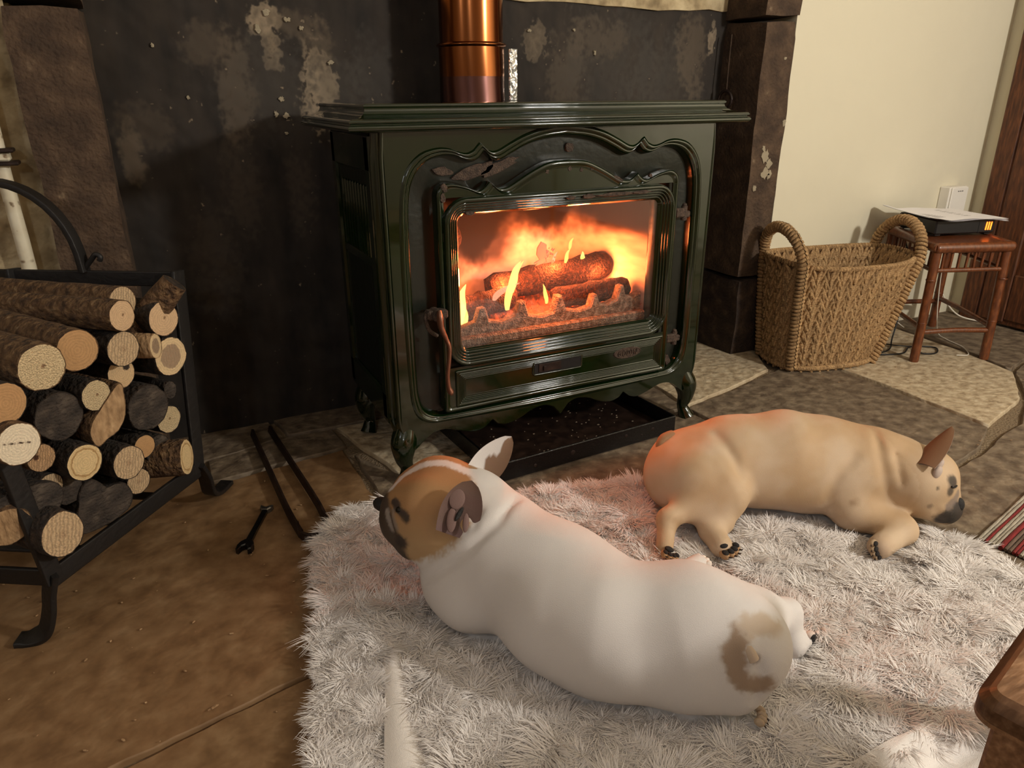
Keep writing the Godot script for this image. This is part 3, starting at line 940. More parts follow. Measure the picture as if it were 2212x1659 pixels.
func stove_door(t: Node3D) -> void:
	var C := Vector2(0.0, 0.445)
	var half := v2s([0, 0.691, 0.03, 0.690, 0.056, 0.685, 0.093, 0.669, 0.131, 0.649, 0.148, 0.642, 0.166, 0.642, 0.177, 0.648])
	var edge := densify(half, 4) + v2s([0.186, 0.656]) + densify(v2s([0.195, 0.647, 0.205, 0.641, 0.217, 0.640, 0.246, 0.651, 0.279, 0.657, 0.298, 0.648, 0.304, 0.634]), 4) + v2s([0.304, 0.40, 0.304, 0.162, 0.300, 0.158, 0.15, 0.158, 0.0, 0.158])
	var outer := mirrored(edge)
	var glass := Vector2(0.257, 0.147)
	var N := 720
	var dirs := PackedVector2Array()
	var ro := PackedFloat32Array()
	for i in N:
		var d := Vector2(cos(TAU * i / N), sin(TAU * i / N))
		dirs.append(d)
		ro.append(cast(outer, C, d))
	var rows := []
	for q in [[0.0, -0.016], [0.0, 0.006], [-0.002, 0.010], [-0.006, 0.0125], [-0.010, 0.011], [-0.013, 0.0085], [-0.018, 0.008]]:
		var row := PackedVector3Array()
		for i in N:
			var p: Vector2 = C + dirs[i] * (ro[i] + q[0])
			row.append(Vector3(p.x, p.y, q[1]))
		rows.append(row)
	var b := MB.new()
	b.grid(rows, true)
	var g_out := round_rect(C, glass.x + 0.036, glass.y + 0.036, 0.006)
	var row2 := PackedVector3Array()
	for i in N:
		var p := C + dirs[i] * minf(cast(g_out, C, dirs[i]), ro[i] - 0.0181)
		row2.append(Vector3(p.x, p.y, 0.008))
	b.grid([rows[rows.size() - 1], row2], true)
	put("door_plate", b, M.enamel, t)
	var door: Node3D = t.get_node("door_plate")
	door.name = "door"
	# fluted moulding round the glass, and round the lower panel
	b = MB.new()
	var prof := [[-0.036, 0.007], [-0.034, 0.016], [-0.030, 0.019], [-0.026, 0.018]]
	for k in 4:
		var o := -0.025 + k * 0.0058
		var z := 0.0165 - k * 0.0036
		prof.append([o, z - 0.002])
		prof.append([o + 0.0014, z + 0.0005])
		prof.append([o + 0.003, z + 0.001])
		prof.append([o + 0.0046, z - 0.0005])
	prof.append([-0.001, 0.001])
	prof.append([0.002, -0.003])
	ring_moulding(b, C, glass.x, glass.y, 0.016, prof)
	put("glass_moulding", b, M.enamel, door)
	b = MB.new()
	prof = [[0.0, 0.006], [0.001, 0.011], [0.004, 0.0130], [0.007, 0.0125]]
	for k in 5:
		var o := 0.008 + k * 0.0036
		var z := 0.0118 - k * 0.0009
		prof.append([o, z - 0.0014])
		prof.append([o + 0.001, z + 0.0003])
		prof.append([o + 0.002, z + 0.0007])
		prof.append([o + 0.003, z - 0.0003])
	prof.append([0.027, 0.0075])
	ring_moulding(b, Vector2(0.006, 0.2115), 0.284, 0.0445, 0.004, prof)
	put("panel_moulding", b, M.enamel, door)
	# air slot with its slider
	b = MB.new()
	ring_moulding(b, Vector2(-0.016, 0.226), 0.066, 0.0165, 0.005, [[-0.002, 0.007], [-0.0015, 0.0105], [0.001, 0.011], [0.003, 0.009], [0.0035, -0.012]])
	put("air_slot", b, M.enamel, door)
	b = MB.new()
	b.box(Vector3(-0.016, 0.226, 0.0092), Vector3(0.126, 0.028, 0.001), 0.0)
	put("slot_shade", b, M.soot_shade, door)  # black sheet painted in for the dark inside the slot
	b = MB.new()
	b.box(Vector3(-0.038, 0.226, 0.0108), Vector3(0.060, 0.020, 0.002), 0.0006)
	b.box(Vector3(-0.053, 0.2245, 0.0125), Vector3(0.008, 0.012, 0.006), 0.001)
	put("air_slider", b, M.rust_steel, door)
	# oval maker's plate
	b = MB.new()
	var oval := PackedVector2Array()
	for k in 40:
		oval.append(Vector2(0.183 + 0.041 * cos(TAU * k / 40), 0.2240 + 0.0145 * sin(TAU * k / 40)))
	b.prism(oval, 0.006, 0.0105, 0.0015)
	var rim := PackedVector3Array()
	for k in 41:
		rim.append(Vector3(0.183 + 0.038 * cos(TAU * k / 40), 0.2240 + 0.0125 * sin(TAU * k / 40), 0.0105))
	b.tube(rim, 0.0011, 6, false)
	var badge := put("badge", b, M.bare_iron, door)
	var tm := TextMesh.new()
	tm.text = "GODIN"
	var sf := SystemFont.new()
	sf.font_names = PackedStringArray(["Droid Sans"])
	sf.font_weight = 700
	tm.font = sf
	tm.font_size = 32
	tm.pixel_size = 0.00052
	tm.depth = 0.0022
	put("lettering", tm, M.bare_iron, badge, Transform3D(Basis.from_scale(Vector3(1.05, 1.15, 1)), Vector3(0.183, 0.2240, 0.0112)))
	# glass
	b = MB.new()
	b.prism(round_rect(C, glass.x + 0.004, glass.y + 0.004, 0.016), -0.006, -0.003)
	var gm := mat("fire_glass", Color(0.02, 0.02, 0.02, 0.04), 0.04)
	gm.transparency = BaseMaterial3D.TRANSPARENCY_ALPHA
	put("glass_pane", b, gm, door)
	# lever handle
	b = MB.new()
	b.box(Vector3(-0.316, 0.392, 0.012), Vector3(0.046, 0.020, 0.026), 0.004)
	b.tube(v3s([-0.318, 0.392, 0.0, -0.318, 0.392, 0.034]), 0.013, 16)
	b.tube(smooth_path(v3s([-0.336, 0.396, 0.012, -0.341, 0.385, 0.014, -0.335, 0.360, 0.016, -0.318, 0.345, 0.018])), 0.0045, 8)
	var hub := put("handle_hub", b, M.bare_iron, door)
	b = MB.new()
	b.tube(smooth_path(v3s([-0.318, 0.406, 0.036, -0.319, 0.392, 0.040, -0.318, 0.370, 0.042, -0.309, 0.345, 0.044, -0.304, 0.325, 0.048, -0.307, 0.295, 0.050, -0.311, 0.265, 0.050, -0.310, 0.240, 0.050, -0.306, 0.226, 0.050, -0.303, 0.220, 0.050]), 5), Array(smooth_radii([0.006, 0.010, 0.0095, 0.0075, 0.007, 0.0068, 0.0072, 0.0085, 0.011, 0.006], 5)), 12, true, 0.62)
	put("handle", b, M.handle_copper, door)
	# hinges
	for y in [0.553, 0.238]:
		b = MB.new()
		b.tube(v3s([0.330, y - 0.016, 0.004, 0.330, y + 0.018, 0.004]), 0.0075, 12)
		b.box(Vector3(0.316, y + 0.003, 0.006), Vector3(0.03, 0.022, 0.012), 0.003)
		b.blob(Vector3(0.330, y + 0.020, 0.004), Vector3(0.006, 0.005, 0.006))
		b.box(Vector3(0.343, y - 0.004, -0.006), Vector3(0.022, 0.016, 0.014), 0.003)
		put("hinge", b, M.bare_iron, t)
	# patches where the enamel has flaked off
	var r := RandomNumberGenerator.new()
	r.seed = 77
	for q in [[-0.205, 0.676, -0.017, 0.052, 0.013, 0.25], [-0.150, 0.682, -0.017, 0.05, 0.011, 0.35], [-0.278, 0.677, -0.017, 0.024, 0.010, -0.1], [-0.287, 0.648, 0.0125, 0.007, 0.010, 0.5], [-0.291, 0.63, 0.0125, 0.006, 0.010, 0.2], [-0.29, 0.55, 0.009, 0.006, 0.012, 0.1], [-0.293, 0.52, 0.009, 0.008, 0.005, 0.0],
		[0.05, 0.613, 0.0195, 0.018, 0.005, 0.0], [0.12, 0.613, 0.0195, 0.05, 0.0045, 0.0], [0.19, 0.613, 0.0195, 0.03, 0.004, 0.0], [0.005, 0.612, 0.0195, 0.012, 0.004, 0.0], [-0.05, 0.668, 0.0085, 0.005, 0.005, 0.0], [0.005, 0.672, 0.0085, 0.005, 0.006, 0.3], [0.035, 0.668, 0.0085, 0.005, 0.005, 0.6], [0.062, 0.672, 0.0085, 0.006, 0.006, 0.2], [0.13, 0.645, 0.0115, 0.016, 0.005, -0.5], [-0.235, 0.596, 0.0185, 0.010, 0.005, 0.0], [0.22, 0.647, 0.010, 0.004, 0.006, 0.5], [0.02, 0.714, -0.017, 0.012, 0.010, 0.0], [-0.31, 0.15, -0.02, 0.014, 0.006, 0.0], [0.33, 0.17, -0.015, 0.008, 0.02, 0.3]]:
		b = MB.new()
		var pl := PackedVector2Array()
		for k in 18:
			var a := TAU * k / 18
			var rr := r.randf_range(0.72, 1.1)
			pl.append(Vector2(q[0], q[1]) + Vector2(cos(a) * q[3], sin(a) * q[4]).rotated(q[5]) * rr)
		b.prism(pl, q[2] - 0.006, q[2] + 0.0008, 0.0005)
		put("bare_patch", b, M.bare_iron, t)

func fire() -> void:
	# burning wood, embers, flames; local to the stove front
	var O := Vector3(STOVE_X, 0, STOVE_Z)
	var n := noise(91, 30.0, 4)
	var spec := [
		["long charred log glowing at the back of the fire, right of the tall flame", Vector3(0.075, 0.385, -0.200), Vector3(0.99, 0.10, 0.06), 0.34, 0.036],
		["shorter half burnt log lying low on the left of the embers", Vector3(-0.14, 0.350, -0.150), Vector3(0.97, 0.05, -0.22), 0.20, 0.030],
		["ash coated log behind the iron guard on the right of the fire", Vector3(0.15, 0.352, -0.118), Vector3(0.96, 0.10, 0.25), 0.20, 0.027],
		["charred log end standing up at the back left of the fire", Vector3(-0.215, 0.445, -0.225), Vector3(0.25, 0.92, -0.2), 0.19, 0.042]]
	for s in spec:
		var b := MB.new()
		var ax: Vector3 = s[2].normalized()
		var path := PackedVector3Array()
		var rad := []
		for k in 15:
			path.append(ax * s[3] * (k / 14.0 - 0.5))
			rad.append(s[4] * (1.0 + 0.25 * n.get_noise_1d(k * 0.02 + s[3] * 9)) * (0.75 if k in [0, 14] else 1.0))
		b.tube(path, rad, 20)
		for i in b.v.size():
			b.v[i] += b.v[i].normalized() * 0.006 * n.get_noise_3dv(b.v[i] + s[1])
		var o := thing("burning_log", s[0], "log", O + s[1], "logs burning in the stove")
		put("charred_wood", b, M.charred, o)
	var f := thing("fire", "orange fire of thin flames over a bed of glowing embers inside the stove", "fire", O + Vector3(0, 0.285, -0.16))
	# ember bed
	var eb := MB.new()
	var rows := []
	for i in 25:
		var row := PackedVector3Array()
		for k in 61:
			var x := lerpf(-0.27, 0.27, k / 60.0)
			var z := lerpf(-0.115, 0.10, i / 24.0)
			row.append(Vector3(x, 0.025 + 0.022 * n.get_noise_2d(x * 1.2, z * 1.2) + 0.02 * smoothstep(0.1, -0.1, z), z))
		rows.append(row)
	eb.grid(rows)
	var em := mat("fire_embers", Color8(120, 90, 72), 0.95, {"emit": Color8(255, 130, 50), "energy": EMBER, "emit_tex": ntex(92, 0.03, [[0.0, Color8(0, 0, 0)], [0.5, Color8(60, 20, 10)], [0.75, Color8(220, 120, 60)], [1.0, Color8(255, 220, 140)]], 256, 4), "bump": ntex(93, 0.05, [], 256, 4), "height": 0.8, "scale": 6.0})
	put("ember_bed", eb, em, f)
	# flames: twisted tapering tongues, hollow and bright
	# x, y, z, height, radius, lean, hot
	for q in [[-0.222, 0.035, 0.065, 0.10, 0.016, 0.02, 1.5], [-0.205, 0.03, 0.055, 0.075, 0.012, -0.01, 1.3], [-0.232, 0.045, 0.03, 0.13, 0.012, 0.01, 1.2], [-0.090, 0.055, 0.05, 0.115, 0.011, 0.045, 1.1], [-0.068, 0.09, 0.03, 0.075, 0.013, 0.025, 1.2], [-0.12, 0.08, 0.04, 0.035, 0.009, 0.07, 0.5], [0.012, 0.06, 0.06, 0.05, 0.006, -0.01, 0.9],
		[0.112, 0.135, -0.02, 0.035, 0.006, 0.012, 0.9], [0.135, 0.165, -0.04, 0.028, 0.005, 0.01, 0.8], [0.165, 0.125, -0.02, 0.035, 0.008, -0.004, 1.2], [0.215, 0.075, 0.055, 0.045, 0.008, 0.006, 1.4], [0.09, 0.12, -0.05, 0.04, 0.005, 0.015, 0.6]]:
		var b := MB.new()
		var path := PackedVector3Array()
		var rad := []
		for k in 17:
			var u := k / 16.0
			path.append(Vector3(q[0] + q[5] * u * u + 0.10 * q[4] * sin(u * 9.0 + q[0] * 40), q[1] + q[3] * u, q[2] + 0.15 * q[4] * sin(u * 7.0)))
			rad.append(q[4] * (pow(sin(PI * clampf(0.12 + 0.88 * u, 0, 1)), 0.8) * (1.0 - 0.35 * u)) + 0.0004)
		b.tube(path, rad, 12, true, 0.5, Vector3(0, 0, 1))
		var hot: float = q[6]
		var fm: StandardMaterial3D = M.get("flame_%.1f" % hot)
		if fm == null:
			fm = mat("flame_%.1f" % hot, Color(0, 0, 0, 0.55), 1.0, {"emit": Color8(255, 196, 96) if hot > 0.7 else Color8(255, 170, 130), "energy": FLAME * hot})
			fm.transparency = BaseMaterial3D.TRANSPARENCY_ALPHA
		put("flame", b, fm, f)
	# the light of the flames; last one is added to brighten the guard
	for q in [[-0.20, 0.085, 0.03, 0.5], [-0.07, 0.11, 0.0, 0.6], [0.08, 0.13, -0.02, 0.8], [0.19, 0.11, 0.0, 0.7], [0.0, 0.150, 0.112, 0.40]]:
		var l := OmniLight3D.new()
		l.name = "fire_and_fill_light"
		l.position = Vector3(q[0], q[1], q[2])
		l.light_color = Color8(255, 120, 62)
		l.light_energy = q[3] * FIRE
		l.light_size = 0.03
		l.omni_range = 8.0
		l.omni_attenuation = 2.0
		l.shadow_enabled = true
		f.add_child(l, true)
	# raised flake standing in for a spot burned clear on the glass
	var b := MB.new()
	var fl := PackedVector2Array()
	for p in v2s([-0.012, 0.030, -0.004, 0.026, 0.002, 0.022, 0.002, 0.012, 0.008, 0.006, 0.006, -0.006, 0.0, -0.014, -0.010, -0.020, -0.026, -0.024, -0.022, -0.018, -0.030, -0.017, -0.016, -0.010, -0.024, 0.002, -0.022, 0.016]):
		fl.append(p)
	b.prism(fl, -0.002, 0.001, 0.0006)
	var fk := thing("glass_spot_flake", "pale flake shape standing in for a spot burned clear on the stove glass", "bark", O + Vector3(-0.040, 0.487, -0.012))
	put("flake", b, M.flake, fk)
	b = MB.new()
	var r := RandomNumberGenerator.new()
	r.seed = 8
	for k in 40:
		var a := r.randf() * TAU
		var d := sqrt(r.randf())
		b.blob(Vector3(0.012 + d * 0.017 * cos(a), -0.004 + d * 0.018 * sin(a), 0), Vector3.ONE * r.randf_range(0.0012, 0.0026), Basis(), 6, 4)
	put("crust", b, M.flake, fk)

const EMBER := 1.1
const FLAME := 2.0
const FIRE := 0.165

func flue() -> void:
	var t := thing("flue_pipe", "polished copper flue pipe with a rolled collar rising from the stove top", "pipe", Vector3(0.773, 0.807, -1.765))
	var lathe := func(prof: Array) -> MB:
		var b := MB.new()
		var path := PackedVector3Array()
		var rad := []
		for q in prof:
			path.append(Vector3(0, q[1], 0))
			rad.append(q[0])
		b.tube(path, rad, 48, false)
		return b
	put("heat_tinted_base", lathe.call([[0.080, 0.0], [0.0795, 0.02], [0.0795, 0.055]]), M.copper_heat, t)
	put("lower_section", lathe.call([[0.0795, 0.055], [0.0795, 0.09], [0.0795, 0.1195]]), M.copper, t)
	put("collar", lathe.call([[0.0795, 0.1195], [0.083, 0.1215], [0.0855, 0.1245], [0.083, 0.1275], [0.0765, 0.130]]), M.copper, t)
	put("upper_section", lathe.call([[0.0765, 0.130], [0.0765, 0.20], [0.0765, 0.35], [0.0765, 0.508]]), M.copper, t)
	var b := MB.new()
	t = thing("foil_strip", "crumpled shiny foil strip standing on the stove beside the copper flue", "foil", Vector3(0.874, 0.807, -1.74))
	b = MB.new()
	var rows := []
	var n := noise(99, 60.0, 2)
	for i in 21:
		var row := PackedVector3Array()
		for k in 5:
			var x := -0.010 + 0.020 * k / 4.0
			var y := 0.012 + 0.106 * i / 20.0
			row.append(Vector3(x, y, 0.004 * n.get_noise_2d(x * 2, y)))
		rows.append(row)
	b.grid(rows)
	b.box(Vector3(0, 0.006, -0.004), Vector3(0.022, 0.012, 0.008), 0.002)
	b.box(Vector3(0, 0.065, -0.006), Vector3(0.020, 0.106, 0.003), 0.001)
	put("strip", b, M.foil, t)

func hearth_tray() -> void:
	var t := thing("hearth_tray", "shallow black metal ash tray pushed under the front of the stove", "tray", Vector3(0.862, 0.0, -1.50))
	t.rotation.y = 0.06
	var b := MB.new()
	b.box(Vector3(0, 0.006, 0), Vector3(0.520, 0.006, 0.36), 0.001)
	put("base", b, M.rust_steel, t)
	for q in [[Vector3(0, 0.026, 0.180), Vector3(0.522, 0.046, 0.006)], [Vector3(0, 0.026, -0.180), Vector3(0.522, 0.046, 0.006)], [Vector3(-0.260, 0.026, 0), Vector3(0.006, 0.046, 0.36)], [Vector3(0.260, 0.026, 0), Vector3(0.006, 0.046, 0.36)]]:
		b = MB.new()
		b.box(q[0], q[1], 0.0015)
		put("wall", b, M.black_gloss, t)
	b = MB.new()
	var r := RandomNumberGenerator.new()
	r.seed = 3
	for k in 90:
		b.blob(Vector3(r.randf_range(-0.22, 0.24), 0.010, r.randf_range(-0.15, 0.165)), Vector3(r.randf_range(0.001, 0.004), 0.0012, r.randf_range(0.001, 0.003)), Basis(), 6, 4)
	var a := put("ash_specks", b, M.ash, t)
	a.set_meta("kind", "stuff")
	for p in [[-0.06, 0.028, 0.009], [0.10, 0.032, 0.006], [0.185, 0.030, 0.007], [-0.165, 0.022, 0.006], [0.15, 0.022, 0.004]]:
		b = MB.new()
		b.blob(Vector3(p[0], p[1], 0.183), Vector3(p[2] * 0.7, p[2] * 0.7, 0.001), Basis(), 10, 6)
		put("rust_spot", b, M.rust_steel, t)

# ------------------------------------------------------------------ log rack and logs
func strap(b: MB, path: PackedVector3Array, width_dir: Vector3, w: float, th: float) -> void:
	# flat iron bar along a path
	var rows := []
	var n := path.size()
	for i in n:
		var t := (path[mini(i + 1, n - 1)] - path[maxi(i - 1, 0)]).normalized()
		var wd := (width_dir - t * width_dir.dot(t)).normalized()
		var nn := t.cross(wd)
		var row := PackedVector3Array()
		for q in [[-1, -0.7], [-0.85, -1], [0.85, -1], [1, -0.7], [1, 0.7], [0.85, 1], [-0.85, 1], [-1, 0.7]]:
			row.append(path[i] + wd * q[0] * w / 2 + nn * q[1] * th / 2)
		rows.append(row)
	b.grid(rows, true)
	b.fan(rows[0], path[0])
	b.fan(rows[n - 1], path[n - 1], true)

func log_rack() -> void:
	var O := Vector3(-0.15, 0, -1.45)
	var t := thing("log_rack", "black wrought iron log rack with curled feet and an arched handle, full of split logs", "log rack", O)
	var F := Vector3(-0.229, 0.118, -1.171) - O
	var B := Vector3(0.006, 0.118, -1.449) - O
	var a := Vector3(-0.85, 0, -0.52)
	var nrm := Vector3(0.76, 0, 0.65)
	var along := (B - F).normalized()
	var LEN := 0.33
	var piece := func(called: String, path: PackedVector3Array, wd: Vector3, w: float, th: float) -> void:
		var b := MB.new()
		strap(b, path, wd, w, th)
		put(called, b, M.black_iron, t)
	for e in [0.0, 1.0]:
		var s: Vector3 = a * LEN * e
		piece.call("upright", PackedVector3Array([F + s - Vector3(0, 0.006, 0), F + s + Vector3(-0.018, 0.34, 0.02)]), along, 0.031, 0.009)
		piece.call("upright", PackedVector3Array([B + s - Vector3(0, 0.006, 0), B + s + Vector3(0.028, 0.40, -0.030)]), along, 0.031, 0.009)
		piece.call("bottom_bar", PackedVector3Array([F + s, B + s]), Vector3.UP, 0.034, 0.008)
		piece.call("foot", smooth_path(PackedVector3Array([F + s + Vector3(0.0, 0.01, 0), F + s + Vector3(-0.012, -0.028, -0.004), F + s + Vector3(-0.020, -0.065, -0.006), F + s + Vector3(-0.034, -0.100, -0.012), F + s + Vector3(-0.056, -0.113, -0.020), F + s + Vector3(-0.075, -0.114, -0.026)])), nrm.cross(Vector3.UP) * 0.4 + nrm, 0.034, 0.010)
		piece.call("foot", smooth_path(PackedVector3Array([B + s + Vector3(0.0, 0.01, 0), B + s + Vector3(0.010, -0.03, -0.02), B + s + Vector3(0.014, -0.08, -0.045), B + s + Vector3(0.030, -0.106, -0.09), B + s + Vector3(0.054, -0.112, -0.135)])), nrm, 0.030, 0.010)
	for q in [F, B]:
		piece.call("side_rail", PackedVector3Array([q, q + a * LEN]), Vector3.UP, 0.03, 0.008)
	for k in 3:
		var q: Vector3 = F.lerp(B, 0.25 + 0.25 * k)
		piece.call("floor_bar", PackedVector3Array([q + Vector3(0, -0.012, 0), q + Vector3(0, -0.012, 0) + a * LEN]), along, 0.022, 0.006)
	var T := B + Vector3(0.028, 0.384, -0.030)
	piece.call("top_rail", PackedVector3Array([T, T + a * (LEN + 0.03)]), Vector3.UP, 0.028, 0.008)
	var T2 := F + Vector3(-0.018, 0.332, 0.02)
	piece.call("top_rail", PackedVector3Array([T2 + a * 0.06, T2 + a * (LEN + 0.03)]), Vector3.UP, 0.022, 0.008)
	var arc := PackedVector3Array()
	for k in 21:
		var u := PI * k / 20.0
		arc.append(T + a * (0.335 - 0.150 * cos(u)) + Vector3(0, 0.012 + 0.165 * pow(sin(u), 0.85), 0))
	piece.call("arched_handle", arc, a.cross(Vector3.UP), 0.024, 0.012)
	var b := MB.new()
	b.tube(smooth_path(PackedVector3Array([T + a * 0.185 + Vector3(0, 0.015, 0), T + a * 0.166 + Vector3(0, 0.035, 0), T + a * 0.155 + Vector3(0, 0.045, 0), T + a * 0.147 + Vector3(0, 0.040, 0), T + a * 0.150 + Vector3(0, 0.033, 0)])), 0.005, 8)
	put("curl", b, M.black_iron, t)

func end_face(kind: String, sd: int) -> StandardMaterial3D:
	var S := 192
	var im := Image.create(S, S, false, Image.FORMAT_RGB8)
	var hm := Image.create(S, S, false, Image.FORMAT_L8)
	var n := noise(sd, 1.0, 4)
	var base: Color = {"smooth": Color8(188, 145, 98), "pale": Color8(226, 200, 156), "saw": Color8(212, 180, 140), "ringed": Color8(222, 192, 142), "cracked": Color8(236, 220, 192), "pith": Color8(214, 178, 138), "core": Color8(222, 192, 148), "knot": Color8(200, 160, 118), "spot": Color8(214, 180, 136)}[kind]
	for j in S:
		for i in S:
			var u := 2.0 * (i + 0.5) / S - 1.0
			var v := 2.0 * (j + 0.5) / S - 1.0
			var nn := n.get_noise_2d(u * 2.2, v * 2.2)
			var f := n.get_noise_2d(u * 11.0 + 30, v * 11.0)
			var r := sqrt(u * u + v * v) + 0.07 * nn
			var c := base
			var h := 0.5 + 0.2 * f
			c = c.darkened(0.07 * (0.5 + 0.5 * sin(r * 46.0)) + 0.09 * absf(nn))
			if kind in ["saw", "knot"]:
				var g := sin((u * 0.95 + v * 0.3) * 34.0 + 3.0 * nn)
				c = c.darkened(0.16 * maxf(0.0, g))
				h += 0.3 * g
			if kind == "pale":
				h += 0.5 * f
				c = c.darkened(0.18 * maxf(0.0, f))
			if kind == "ringed":
				c = c.lerp(Color8(150, 112, 66), 0.75 * exp(-pow((r - 0.74) / 0.05, 2)))
			if kind == "core":
				c = c.lerp(Color8(150, 124, 100), 0.8 * smoothstep(0.66, 0.56, r))
				h += 0.25 * sin(u * 40.0) * smoothstep(0.66, 0.56, r)
			if kind in ["pith", "pale"]:
				c = c.lerp(Color8(110, 78, 52), 0.8 * smoothstep(0.13, 0.02, Vector2(u - 0.06, v + 0.05).length() + 0.05 * f))
			if kind == "saw":
				c = c.lerp(Color8(130, 96, 70), 0.6 * smoothstep(0.3, 0.0, r) * (0.5 + f))
			if kind == "cracked":
				var d := absf(v + 0.06 - 0.32 * u - 0.06 * f)
				c = c.lerp(Color8(60, 44, 32), smoothstep(0.06, 0.015, d) * smoothstep(0.62, 0.5, absf(u + 0.05)) * (0.55 + 0.45 * sin(u * 17.0)))
			if kind == "knot":
				c = c.lerp(Color8(78, 48, 28), smoothstep(0.24, 0.14, Vector2(u + 0.35, v + 0.2).length() + 0.06 * f))
			if kind == "spot":
				c = c.lerp(Color8(50, 38, 28), smoothstep(0.28, 0.2, Vector2(u - 0.45, v + 0.35).length() + 0.1 * f))
			c = c.lerp(Color8(96, 66, 40), smoothstep(0.93, 1.0, r))
			im.set_pixel(i, j, c)
			hm.set_pixel(i, j, Color(h, h, h))
	return mat("end_" + kind + str(sd), Color.WHITE, 0.85, {"tex": ImageTexture.create_from_image(im), "bump": ImageTexture.create_from_image(hm), "height": 0.12 if kind == "smooth" else 0.25})

func log_piece(label: String, at: Vector3, axis: Vector3, r: float, length: float, bark: Material, face: Material, opt := {}) -> Node3D:
	var t := thing(opt.get("name", "firewood_log"), label, "log", at, opt.get("group", "logs stacked in the black iron rack"))
	var z := axis.normalized()
	var x := Vector3.UP.cross(z).normalized()
	var y := z.cross(x)
	var n := noise(int(at.x * 9000) + int(at.y * 5000), 1.0, 3)
	var outline: PackedVector2Array = opt.get("poly", PackedVector2Array())
	var sq: float = opt.get("squash", 1.0)
	var NS := outline.size() if outline.size() else 36
	var ring := func(d: float, k: float) -> PackedVector3Array:
		var row := PackedVector3Array()
		for i in NS:
			var a := TAU * i / NS
			var p: Vector2
			var rr := 1.0 + 0.05 * n.get_noise_3d(cos(a) * 1.2, sin(a) * 1.2, d * 5.0) + 0.045 * n.get_noise_3d(cos(a) * 6.0, sin(a) * 6.0, d * 40.0)
			if outline.size():
				p = outline[i] * k * (1.0 + 0.03 * n.get_noise_3d(a * 3, d * 30, 5))
			else:
				p = Vector2(cos(a) * r * sq, sin(a) * r) * k * rr
			row.append(x * p.x + y * p.y - z * d)
		return row
	var b := MB.new()
	var rows := []
	var nl := 12
	rows.append(ring.call(0.0, 0.955))
	rows.append(ring.call(-0.0008, 0.985))
	rows.append(ring.call(0.002, 1.0))
	for k in range(1, nl + 1):
		rows.append(ring.call(length * k / nl, 1.0 + opt.get("taper", 0.06) * k / nl))
	b.grid(rows, true)
	b.fan(rows[rows.size() - 1], -z * length, true)
	put("bark", b, bark, t)
	b = MB.new()
	var base := 0
	for q in [0.0, 0.35, 0.7, 0.96]:
		var row: PackedVector3Array = ring.call(-0.0004 if q < 0.96 else 0.0, maxf(q, 0.001))
		for p in row:
			var l := Vector2(p.dot(x), p.dot(y)) / r
			b.vert(p + z * 0.0006 * n.get_noise_2d(l.x * 4, l.y * 4), Color.WHITE, Vector2(0.5 + 0.5 * l.x / sq, 0.5 - 0.5 * l.y))
	for q in 3:
		for i in NS:
			var j := (i + 1) % NS
			b.tri(q * NS + i, (q + 1) * NS + i, q * NS + j)
			b.tri(q * NS + j, (q + 1) * NS + i, (q + 1) * NS + j)
	put("cut_end", b, face, t)
	return t

func local_poly(pts: Array, at: Vector3, axis: Vector3) -> PackedVector2Array:
	var z := axis.normalized()
	var x := Vector3.UP.cross(z).normalized()
	var y := z.cross(x)
	var p := PackedVector2Array()
	for q in pts:
		var d: Vector3 = q - at
		p.append(Vector2(d.dot(x), d.dot(y)))
	# round it a little and add points
	var out := PackedVector2Array()
	var n := p.size()
	for i in n:
		for k in 4:
			out.append(p[i].cubic_interpolate(p[(i + 1) % n], p[(i + n - 1) % n], p[(i + 2) % n], k / 4.0))
	return MB.ccw(out)

